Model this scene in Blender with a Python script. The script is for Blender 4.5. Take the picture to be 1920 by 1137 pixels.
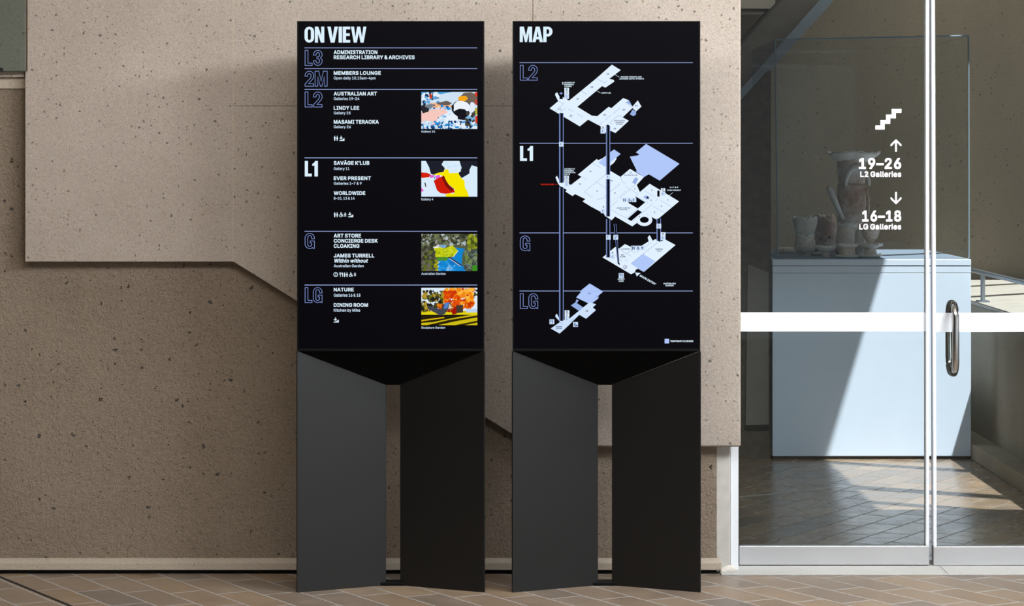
import bpy, bmesh, math, random
from mathutils import Vector, Matrix
from mathutils.geometry import tessellate_polygon
random.seed(7)
R = math.radians
SC = bpy.context.scene
for o in list(bpy.data.objects):
    bpy.data.objects.remove(o)
COL = SC.collection

# ------------------------------------------------------------------ camera, world, light
F = 4700.0            # focal length in pixels of a 1920 px wide frame
HZ = 297.0            # picture row of the eye level
HC = 1.595            # eye height
YS = 9.2              # distance of the two screens
cam = bpy.data.cameras.new('camera'); co = bpy.data.objects.new('camera', cam); COL.objects.link(co)
co.location = (0, 0, HC); co.rotation_euler = (R(90), 0, 0)
cam.sensor_width = 36.0; cam.lens = F / 1920 * 36.0
cam.shift_y = -(568.5 - HZ) / 1920
cam.clip_end = 200
SC.camera = co

w = bpy.data.worlds.new('sky'); SC.world = w; w.use_nodes = True
bg = w.node_tree.nodes['Background']
bg.inputs['Color'].default_value = (0.80, 0.90, 1.0, 1); bg.inputs['Strength'].default_value = 0.55

def lamp(name, kind, energy, col):
    l = bpy.data.lights.new(name, kind); l.energy = energy; l.color = col
    o = bpy.data.objects.new(name, l); COL.objects.link(o)
    return o
SUNV = Vector((0.295, -0.42, 1.0)).normalized()
sun = lamp('sun', 'SUN', 9.0, (1.0, 0.96, 0.90)); sun.data.angle = R(0.6)
sun.rotation_euler = SUNV.to_track_quat('Z', 'Y').to_euler()
def area(name, loc, target, sx, sy, energy, col):
    o = lamp(name, 'AREA', energy, col); o.data.shape = 'RECTANGLE'; o.data.size = sx; o.data.size_y = sy
    o.location = loc
    o.rotation_euler = (Vector(loc) - Vector(target)).to_track_quat('Z', 'Y').to_euler()
    return o
area('window_daylight', (3.1, 6.9, 3.40), (-0.2, 9.6, 1.0), 2.4, 0.36, 215, (0.93, 0.97, 1.0))
area('ceiling_daylight', (0.3, 6.2, 3.5), (0.1, 9.6, 0.7), 2.4, 1.2, 135, (0.97, 0.98, 1.0))
area('warm_fill_left', (-1.9, 5.6, 3.45), (-1.3, 9.6, 1.5), 2.2, 0.8, 38, (1.0, 0.83, 0.64))  # added warm fill that lifts the left of the foyer
area('side_fill', (5.2, 3.0, 1.35), (0.0, 3.6, 1.3), 3.2, 2.4, 75, (0.93, 0.97, 1.0))  # added light at the right, to be mirrored in the left leg panels
area('vestibule_lamp', (2.75, 15.0, 3.42), (2.6, 16.6, 1.7), 1.6, 0.3, 15, (1.0, 0.88, 0.76))

vs = SC.view_settings
vs.view_transform = 'Standard'; vs.look = 'None'; vs.exposure = 0.0; vs.gamma = 1.0; vs.use_curve_mapping = False

# ------------------------------------------------------------------ helpers
def lin(r, g, b):
    def c(v):
        v /= 255.0
        return v / 12.92 if v <= 0.04045 else ((v + 0.055) / 1.055) ** 2.4
    return (c(r), c(g), c(b), 1.0)
def W(px, py, Y):
    return ((px - 960) * Y / F, Y, HC - (py - HZ) * Y / F)
def wx(px, Y): return (px - 960) * Y / F
def wz(py, Y): return HC - (py - HZ) * Y / F

def mk(name, verts, faces, mat, parent=None, smooth=False, mats=None, idx=None):
    me = bpy.data.meshes.new(name); me.from_pydata([tuple(v) for v in verts], [], faces)
    if mats:
        for m in mats: me.materials.append(m)
        for p, i in zip(me.polygons, idx): p.material_index = i
    elif mat: me.materials.append(mat)
    if smooth:
        for p in me.polygons: p.use_smooth = True
    me.update()
    o = bpy.data.objects.new(name, me); COL.objects.link(o)
    if parent: o.parent = parent
    return o
def fixn(o):
    bm = bmesh.new(); bm.from_mesh(o.data); bmesh.ops.recalc_face_normals(bm, faces=bm.faces)
    bm.to_mesh(o.data); bm.free(); return o
def bev(o, w=0.004, seg=2):
    m = o.modifiers.new('bevel', 'BEVEL'); m.width = w; m.segments = seg; m.limit_method = 'ANGLE'; m.angle_limit = R(35)
    return o
class MB:
    def __init__(s): s.v = []; s.f = []
    def box(s, x0, x1, y0, y1, z0, z1):
        n = len(s.v)
        s.v += [(x0,y0,z0),(x1,y0,z0),(x1,y1,z0),(x0,y1,z0),(x0,y0,z1),(x1,y0,z1),(x1,y1,z1),(x0,y1,z1)]
        s.f += [tuple(n+i for i in q) for q in ((0,3,2,1),(4,5,6,7),(0,1,5,4),(1,2,6,5),(2,3,7,6),(3,0,4,7))]
        return s
    def prism(s, pts, d):                       # pts: list of 3D points (planar), d: extrusion vector
        n = len(s.v); k = len(pts); d = Vector(d)
        s.v += [tuple(p) for p in pts] + [tuple(Vector(p) + d) for p in pts]
        s.f += [tuple(range(n, n+k)), tuple(range(n+2*k-1, n+k-1, -1))]
        s.f += [(n+i, n+k+i, n+k+(i+1) % k, n+(i+1) % k) for i in range(k)]
        return s
    def tube(s, path, r, seg=14, closed=False):
        path = [Vector(p) for p in path]; n0 = len(s.v); k = len(path)
        up = Vector((0.13, 0.31, 0.94))
        for i, p in enumerate(path):
            a = path[i-1] if (i > 0 or closed) else path[i]; b = path[(i+1) % k] if (i < k-1 or closed) else path[i]
            t = (b - a).normalized(); u = t.cross(up)
            if u.length < 0.1: u = t.cross(Vector((1, 0, 0)))
            u.normalize(); v = t.cross(u)
            rr = r[i] if isinstance(r, (list, tuple)) else r
            for j in range(seg):
                q = 2*math.pi*j/seg; s.v.append(tuple(p + u*math.cos(q)*rr + v*math.sin(q)*rr))
        m = k if closed else k-1
        for i in range(m):
            for j in range(seg):
                a = n0+i*seg+j; b = n0+i*seg+(j+1) % seg; c = n0+((i+1) % k)*seg+(j+1) % seg; d = n0+((i+1) % k)*seg+j
                s.f.append((a, b, c, d))
        if not closed:
            s.f.append(tuple(n0+j for j in range(seg-1, -1, -1))); s.f.append(tuple(n0+(k-1)*seg+j for j in range(seg)))
        return s
    def build(s, name, mat, parent=None, smooth=False, org=(0,0,0)):
        v = [tuple(Vector(q) - Vector(org)) for q in s.v]
        o = fixn(mk(name, v, s.f, mat, parent, smooth))
        if not parent: o.location = org
        return o
def box(name, x0, x1, y0, y1, z0, z1, mat, parent=None, org=(0,0,0)):
    return MB().box(x0,x1,y0,y1,z0,z1).build(name, mat, parent, org=org)
def thing(name, label, cat, loc=(0,0,0), group=None):
    o = bpy.data.objects.new(name, None); COL.objects.link(o); o.location = loc; o.empty_display_size = 0.1
    o['label'] = label; o['category'] = cat
    if group: o['group'] = group
    return o
def tag(o, label, cat, group=None):
    o['label'] = label; o['category'] = cat
    if group: o['group'] = group
    return o
def struct(o, label=None, cat=None):
    o['kind'] = 'structure'
    if label: o['label'] = label
    if cat: o['category'] = cat
    return o

# ------------------------------------------------------------------ materials
MATS = {}
class NT:
    def __init__(s, name):
        s.m = bpy.data.materials.new(name); s.m.use_nodes = True; s.t = s.m.node_tree; s.n = s.t.nodes; s.l = s.t.links
        s.p = s.n['Principled BSDF']
    def add(s, kind, ins=None, **kw):
        nd = s.n.new(kind)
        for k, v in kw.items(): setattr(nd, k, v)
        if ins:
            for k, v in ins.items():
                if hasattr(v, 'is_output'): s.l.new(v, nd.inputs[k])
                else: nd.inputs[k].default_value = v
        return nd
    def math(s, op, a, b=0.0, c=None, clamp=False):
        ins = {0: a, 1: b}
        if c is not None: ins[2] = c
        return s.add('ShaderNodeMath', ins, operation=op, use_clamp=clamp).outputs[0]
    def mapr(s, v, a, b, c, d):
        return s.add('ShaderNodeMapRange', {'Value': v, 'From Min': a, 'From Max': b, 'To Min': c, 'To Max': d}).outputs[0]
    def mix(s, fac, a, b, mode='MIX'):
        return s.add('ShaderNodeMixRGB', {'Fac': fac, 'Color1': a, 'Color2': b}, blend_type=mode).outputs[0]
    def noise(s, vec, scale, detail=4, rough=0.55):
        return s.add('ShaderNodeTexNoise', {'Vector': vec, 'Scale': scale, 'Detail': detail, 'Roughness': rough}).outputs[0]
    def obj(s): return s.add('ShaderNodeTexCoord').outputs['Object']
    def bump(s, h, strength, dist=0.01):
        b = s.add('ShaderNodeBump', {'Height': h, 'Strength': strength, 'Distance': dist}); s.l.new(b.outputs[0], s.p.inputs['Normal'])
    def set(s, **kw):
        for k, v in kw.items():
            k = k.replace('_', ' ')
            if hasattr(v, 'is_output'): s.l.new(v, s.p.inputs[k])
            else: s.p.inputs[k].default_value = v
        return s
def plain(name, col, rough=0.5, metal=0.0, spec=0.5, grain=0.0, gscale=60):
    if name in MATS: return MATS[name]
    t = NT(name); t.set(Roughness=rough, Metallic=metal); t.p.inputs['Specular IOR Level'].default_value = spec
    n = t.noise(t.obj(), gscale, 5)
    k = t.mapr(n, 0.3, 0.7, 1-grain, 1+grain)
    t.set(Base_Color=t.mix(1.0, col, t.add('ShaderNodeCombineXYZ', {0: k, 1: k, 2: k}).outputs[0], 'MULTIPLY'))
    if grain: t.bump(n, 0.08, 0.002)
    MATS[name] = t.m; return t.m
def emit(col, strength=1.0):
    key = 'glow_%d_%d_%d' % tuple(int(c*255) for c in col[:3])
    if key in MATS: return MATS[key]
    m = bpy.data.materials.new(key); m.use_nodes = True; t = m.node_tree; t.nodes.clear()
    e = t.nodes.new('ShaderNodeEmission'); o = t.nodes.new('ShaderNodeOutputMaterial')
    e.inputs[0].default_value = col; e.inputs[1].default_value = strength; t.links.new(e.outputs[0], o.inputs[0])
    MATS[key] = m; return m

def concrete(name, base, dark, light, pit_scale, pit_size, pit_amt, bump, stretch=1.0, mott=1.0, dist=0.010):
    t = NT(name); ob = t.obj()
    mp = t.add('ShaderNodeMapping', {'Vector': ob, 'Scale': (1, 1, stretch)}).outputs[0]
    big = t.noise(mp, 1.3, 5, 0.6); mid = t.noise(ob, 14, 6, 0.65); fine = t.noise(ob, 160, 4, 0.7)
    c = t.mix(t.mapr(big, 0.35-0.1/mott, 0.65+0.1/mott, 0, 1), dark, light)
    c = t.mix(t.mapr(mid, 0.3, 0.7, 0, 0.75), c, base)
    k = t.mapr(fine, 0.25, 0.75, 0.80, 1.18)
    c = t.mix(1.0, c, t.add('ShaderNodeCombineXYZ', {0: k, 1: k, 2: k}).outputs[0], 'MULTIPLY')
    # aggregate stones and pits of two sizes
    wob = t.add('ShaderNodeTexNoise', {'Vector': ob, 'Scale': pit_scale*1.7, 'Detail': 2.0}).outputs['Color']
    wv = t.add('ShaderNodeVectorMath', {0: wob, 1: (0.5, 0.5, 0.5)}, operation='SUBTRACT').outputs[0]
    wv = t.add('ShaderNodeVectorMath', {0: wv, 'Scale': 0.9/pit_scale}, operation='SCALE').outputs[0]
    pv = t.add('ShaderNodeVectorMath', {0: ob, 1: wv}, operation='ADD').outputs[0]
    hsum = None
    for sc, sz, thr, am in ((pit_scale, pit_size, 0.72, pit_amt), (pit_scale*2.6, pit_size*1.0, 0.5, pit_amt*0.8), (pit_scale*5.0, pit_size*1.1, 0.3, pit_amt*0.8)):
        vo = t.add('ShaderNodeTexVoronoi', {'Vector': pv, 'Scale': sc})
        sp = t.add('ShaderNodeSeparateColor', {0: vo.outputs['Color']}).outputs
        rad = t.mapr(sp[0], thr, 1.0, 0.0, sz)
        mask = t.mapr(t.math('SUBTRACT', vo.outputs['Distance'], rad), -0.05, 0.03, 1.0, 0.0)
        mask = t.math('MULTIPLY', mask, t.math('GREATER_THAN', sp[0], thr))
        stone = t.mix(sp[1], lin(62, 52, 42), lin(70, 74, 76))
        stone = t.mix(t.math('GREATER_THAN', sp[2], 0.78), stone, lin(122, 104, 86))
        c = t.mix(t.math('MULTIPLY', mask, am), c, stone)
        h = t.math('MULTIPLY', mask, -0.9*am)
        hsum = h if hsum is None else t.math('ADD', hsum, h)
    rb = t.noise(ob, 55, 6, 0.75)
    hh = t.math('ADD', t.math('MULTIPLY', rb, 1.6), hsum)
    hh = t.math('ADD', hh, t.math('MULTIPLY', fine, 0.5))
    t.bump(hh, bump, dist)
    t.set(Base_Color=c, Roughness=0.9); t.p.inputs['Specular IOR Level'].default_value = 0.2
    return t.m
CONC_ROUGH = concrete('rough_concrete', lin(176, 158, 139), lin(158, 140, 121), lin(192, 174, 154), 38, 0.30, 0.8, 1.0, dist=0.016)
CONC_SMOOTH = concrete('smooth_concrete', lin(170, 158, 147), lin(155, 142, 130), lin(184, 172, 161), 66, 0.34, 0.75, 0.35)
CONC_GREEN = concrete('green_concrete', lin(96, 99, 90), lin(84, 88, 80), lin(106, 108, 98), 30, 0.34, 0.5, 0.25)
CONC_OLIVE = concrete('olive_concrete', lin(154, 146, 130), lin(134, 126, 109), lin(172, 161, 143), 40, 0.32, 0.5, 0.5, 0.35, 1.6)
CONC_LEDGE = concrete('ledge_concrete', lin(176, 164, 148), lin(160, 148, 132), lin(190, 178, 162), 60, 0.25, 0.4, 0.2)
STONE = concrete('threshold_stone', lin(182, 180, 176), lin(172, 170, 166), lin(192, 190, 186), 80, 0.2, 0.25, 0.08)
GREYPOST = plain('grey_render', lin(186, 182, 176), 0.75, grain=0.08, gscale=25)
MORTAR = plain('mortar', lin(210, 203, 195), 0.9, grain=0.12, gscale=70)

def tiles(name, ref, ang, L, Wd, shift, tones, grout, rough):
    t = NT(name); ob = t.obj()
    u = (math.cos(ang), math.sin(ang), 0); v = (math.sin(-ang), math.cos(ang), 0)
    if v[0] < 0: v = (-v[0], -v[1], 0)
    p = t.add('ShaderNodeVectorMath', {0: ob, 1: (ref[0], ref[1], 0)}, operation='SUBTRACT').outputs[0]
    a = t.add('ShaderNodeVectorMath', {0: p, 1: u}, operation='DOT_PRODUCT').outputs['Value']
    b = t.add('ShaderNodeVectorMath', {0: p, 1: v}, operation='DOT_PRODUCT').outputs['Value']
    bw = t.math('DIVIDE', b, Wd); row = t.math('FLOOR', bw); fb = t.math('SUBTRACT', bw, row)
    al = t.math('SUBTRACT', t.math('DIVIDE', a, L), t.math('MULTIPLY', row, shift))
    cx = t.math('FLOOR', al); fa = t.math('SUBTRACT', al, cx)
    da = t.math('MULTIPLY', t.math('MINIMUM', fa, t.math('SUBTRACT', 1.0, fa)), L)
    db = t.math('MULTIPLY', t.math('MINIMUM', fb, t.math('SUBTRACT', 1.0, fb)), Wd)
    mask = t.mapr(t.math('MINIMUM', da, t.math('MULTIPLY', db, 1.35)), 0.0035, 0.0060, 1.0, 0.0)
    idv = t.add('ShaderNodeCombineXYZ', {0: cx, 1: row, 2: 3.7}).outputs[0]
    wn = t.add('ShaderNodeTexWhiteNoise', {'Vector': idv}, noise_dimensions='3D')
    ramp = t.add('ShaderNodeValToRGB', {0: wn.outputs['Value']})
    els = ramp.color_ramp.elements
    els[0].position = 0.0; els[0].color = tones[0]; els[1].position = 1.0; els[1].color = tones[-1]
    for i, c in enumerate(tones[1:-1]):
        e = els.new((i+1)/(len(tones)-1)); e.color = c
    n1 = t.noise(ob, 9, 5); n2 = t.noise(ob, 120, 4)
    k = t.math('MULTIPLY', t.mapr(n1, 0.3, 0.7, 0.88, 1.12), t.mapr(n2, 0.3, 0.7, 0.93, 1.07))
    c = t.mix(1.0, ramp.outputs[0], t.add('ShaderNodeCombineXYZ', {0: k, 1: k, 2: k}).outputs[0], 'MULTIPLY')
    c = t.mix(mask, c, grout)
    t.set(Base_Color=c, Roughness=t.math('ADD', t.mapr(n1, 0.3, 0.7, rough-0.05, rough+0.08), t.math('MULTIPLY', mask, 0.4)))
    h = t.math('ADD', t.math('MULTIPLY', mask, -1.0), t.math('MULTIPLY', n2, 0.06))
    h = t.math('ADD', h, t.math('MULTIPLY', wn.outputs['Value'], 0.12))
    t.bump(h, 0.35, 0.004)
    return t.m
TONES = [lin(139, 119, 100), lin(125, 110, 97), lin(147, 127, 107), lin(115, 104, 95), lin(143, 123, 102), lin(134, 114, 94)]
TILE_A = tiles('foyer_tiles', (1.008, 9.26), R(-58.6), 0.332, 0.141, 0.31, TONES, lin(160, 156, 152), 0.40)
TILE_B = tiles('vestibule_tiles', (1.40, 10.4), R(58.6), 0.332, 0.141, 0.31, TONES, lin(120, 116, 112), 0.22)

def satin(name, col, rough, metal, aniso=0.0, spec=0.5, streak=0.0):
    t = NT(name); ob = t.obj()
    n = t.noise(t.add('ShaderNodeMapping', {'Vector': ob, 'Scale': (40, 40, 900)}).outputs[0], 1.0, 3)
    n2 = t.noise(ob, 2.5, 3)
    t.set(Base_Color=col, Metallic=metal, Roughness=t.math('ADD', t.mapr(n2, 0.3, 0.7, rough-0.04, rough+0.04), t.math('MULTIPLY', n, streak)))
    t.p.inputs['Specular IOR Level'].default_value = spec
    return t.m
BLACK_STEEL = satin('black_satin_steel', lin(50, 50, 50), 0.34, 0.8)
BLACK_FRAME = satin('black_frame', lin(9, 9, 11), 0.5, 0.0, spec=0.12)
MATT_BLACK = plain('matt_black', lin(8, 8, 9), 0.85, spec=0.1)
SCREEN = plain('screen_glass', lin(5, 4, 8), 0.5, spec=0.03)
ALU = satin('brushed_aluminium', lin(206, 206, 208), 0.38, 0.85, streak=0.12)
ALU_WHITE = plain('white_aluminium', lin(222, 225, 230), 0.4)
STEEL = satin('stainless_steel', lin(190, 186, 182), 0.2, 1.0)
GAP = plain('black_rubber_and_shade', lin(18, 17, 17), 0.8)
VINYL = plain('white_vinyl', lin(246, 248, 251), 0.6)
BAND = plain('frosted_band', lin(222, 226, 232), 0.7)
PLINTH = plain('pale_blue_paint', lin(201, 218, 242), 0.55, grain=0.015, gscale=12)
KICK = plain('dark_kick', lin(40, 38, 37), 0.7)
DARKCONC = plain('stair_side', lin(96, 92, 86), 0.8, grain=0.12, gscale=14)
SKYLIT_EDGE = plain('skylit_concrete', lin(118, 131, 146), 0.5)  # sky light on the concrete stair edge, put into the colour
PALE = plain('pale_plaster', lin(214, 212, 204), 0.8)
RAIL = satin('handrail_steel', lin(150, 160, 170), 0.35, 0.8)
def glassmat(name, tint, ior=1.45, haze=0.0):
    m = bpy.data.materials.new(name); m.use_nodes = True; t = m.node_tree; t.nodes.clear()
    tr = t.nodes.new('ShaderNodeBsdfTransparent'); tr.inputs[0].default_value = tint
    gl = t.nodes.new('ShaderNodeBsdfGlossy'); gl.inputs['Roughness'].default_value = 0.01
    mx = t.nodes.new('ShaderNodeMixShader'); o = t.nodes.new('ShaderNodeOutputMaterial')
    
    if ior: fr = t.nodes.new('ShaderNodeFresnel'); fr.inputs[0].default_value = ior; t.links.new(fr.outputs[0], mx.inputs[0])
    else: mx.inputs[0].default_value = 0.015
    t.links.new(tr.outputs[0], mx.inputs[1]); t.links.new(gl.outputs[0], mx.inputs[2])
    t.links.new(mx.outputs[0], o.inputs[0]); return m
GLASS = glassmat('door_glass', (0.93, 0.96, 0.95, 1), 1.35)
CASE_GLASS = glassmat('case_glass', (0.965, 0.98, 0.985, 1), None)
GLASS_EDGE = plain('glass_edge', lin(128, 148, 166), 0.3)

# ------------------------------------------------------------------ setting: foyer
YW, YP, YD = 9.63, 9.583, 9.76     # rough wall, cladding panel, doors
XJ = wx(1343.5, YW)               # right end of the rough wall
struct(MB().prism([(-4.5,-2.5,0),(5.5,-2.5,0),(5.5,9.80,0),(-4.5,9.80,0)], (0,0,-0.12)).build('floor', TILE_A))
wall = struct(MB().box(-4.5, XJ, YW, 9.86, 0.030, 3.6).build('wall_back', CONC_ROUGH))
# black strip standing for the shade in the recess between wall and floor
box('shadow_gap', -4.5, XJ+0.01, YW+0.03, 9.86, 0, 0.030, GAP, wall)
bb = MB(); zt, zb = wz(1056, 9.60), wz(1070, 9.60)
pr = [(-4.5, YW+0.005, zt+0.016), (-4.5, YW-0.030, zt), (-4.5, YW-0.030, zb), (-4.5, YW+0.005, zb)]
bb.prism(pr, (wx(1353, 9.6)+4.5, 0, 0))
struct(bev(bb.build('baseboard_back', CONC_LEDGE), 0.003))
# cladding panels: outline in the panel plane
def pp(px, py): return W(px, py, YP)
JX = [47, 437, 997.5]
TOP = 3.6
def panel(pts, bw=0.0015):
    m = MB().prism(pts, (0, YW - YP + 0.01, 0)).build('cladding_panel', CONC_SMOOTH, wall)
    return bev(m, bw, 1)
def top(px): return (wx(px, YP), YP, TOP)
g = 0.0
panel([pp(47, 491), pp(436.8, 491), top(436.8), top(47)])
panel([pp(437.2, 491), pp(997, 837), top(997), top(437.2)])
pz = pp(997.4, 838.5)
panel([pz, pp(1389, 838.5), top(1389), top(997.4)], 0.006)
for px, y0 in ((437, 491), (997.2, 838)):
    box('joint_seal', wx(px-0.9, YP), wx(px+0.9, YP), YP-0.0006, YP+0.01, wz(y0, YP), TOP, CONC_LEDGE, wall)
box('panel_seam', wx(437, YP), wx(997, YP), YP-0.0004, YP+0.004, wz(199.2, YP), wz(198, YP), CONC_GREEN, wall)
# green concrete block at the upper left, its recessed lintel and notch
blk = MB().box(-4.5, wx(48, 9.562), 9.562, YW+0.01, wz(134, 9.562), 3.6).build('trim_1', CONC_GREEN)
struct(bev(blk, 0.003, 1))
box('side_reveal', wx(48.6, 9.567), wx(50.2, 9.567), 9.570, YP+0.001, wz(133, 9.562), 3.6, plain('dark_brown', lin(74, 52, 40), 0.8), blk)  # dark brown strip along the right edge of the block
box('lintel_band', -4.5, wx(46.6, 9.61), 9.60, YW+0.005, wz(144, 9.60), wz(134.2, 9.60), CONC_LEDGE, blk)
box('smooth_band', -4.5, wx(46.6, 9.61), 9.622, YW+0.005, wz(166, 9.62), wz(144, 9.62), CONC_LEDGE, blk)
box('notch', -4.5, wx(6, 9.562), 9.558, 9.575, wz(134, 9.562), wz(127, 9.562), GAP, blk)
struct(box('wall_left_added', -4.7, -4.5005, -2.5, 9.86, 0, 3.6, KICK))  # unseen dark wall, added to darken reflections in the leg panels
struct(box('ceiling', -7, 7, -4, 9.62, 3.6, 3.8, PALE))
# dark expansion joint in the floor
ux, uy = math.cos(R(-58.6)), math.sin(R(-58.6))
yj = YS*815/(1095.5-HZ); ej = Vector((wx(31, yj), yj, 0)); uv = Vector((ux, uy, 0)); nv = Vector((-uy, ux, 0))*0.006
s0 = ej - uv*0.20; s1 = ej + uv*6.0
struct(MB().prism([s0-nv, s1-nv, s1+nv, s0+nv], (0,0,0.0015)).build('trim_2', GAP))
# jamb post, frame, mortar, threshold
struct(bev(box('trim_3', XJ+0.0005, wx(1369, 9.65), 9.645, 9.86, 0.0, wz(838, YP)+0.02, GREYPOST), 0.003))
struct(bev(box('trim_4', wx(1369.3, 9.68), wx(1384.5, 9.68), 9.675, 9.86, 0.0, 2.33, ALU_WHITE), 0.002))
random.seed(3)
mv = []; mf = []; nm = 22
pth = [(1349, 1068), (1356, 1072), (1364, 1073), (1372, 1071), (1379, 1066)]
m = MB(); m.tube([(wx(x, 9.625), 9.628, 0.012 + 0.006*math.sin(x)) for x, y in pth], [0.012, 0.017, 0.016, 0.017, 0.010], 10)
struct(m.build('trim_5', MORTAR, smooth=True))
thr = struct(bev(MB().box(wx(1352, 9.58), 3.2, 9.575, 9.90, 0.0, 0.007).build('trim_6', STONE), 0.002))
box('threshold_joint', wx(1766, 9.70), wx(1767, 9.70), 9.5745, 9.76, 0.0068, 0.0075, GAP, thr)

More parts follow.
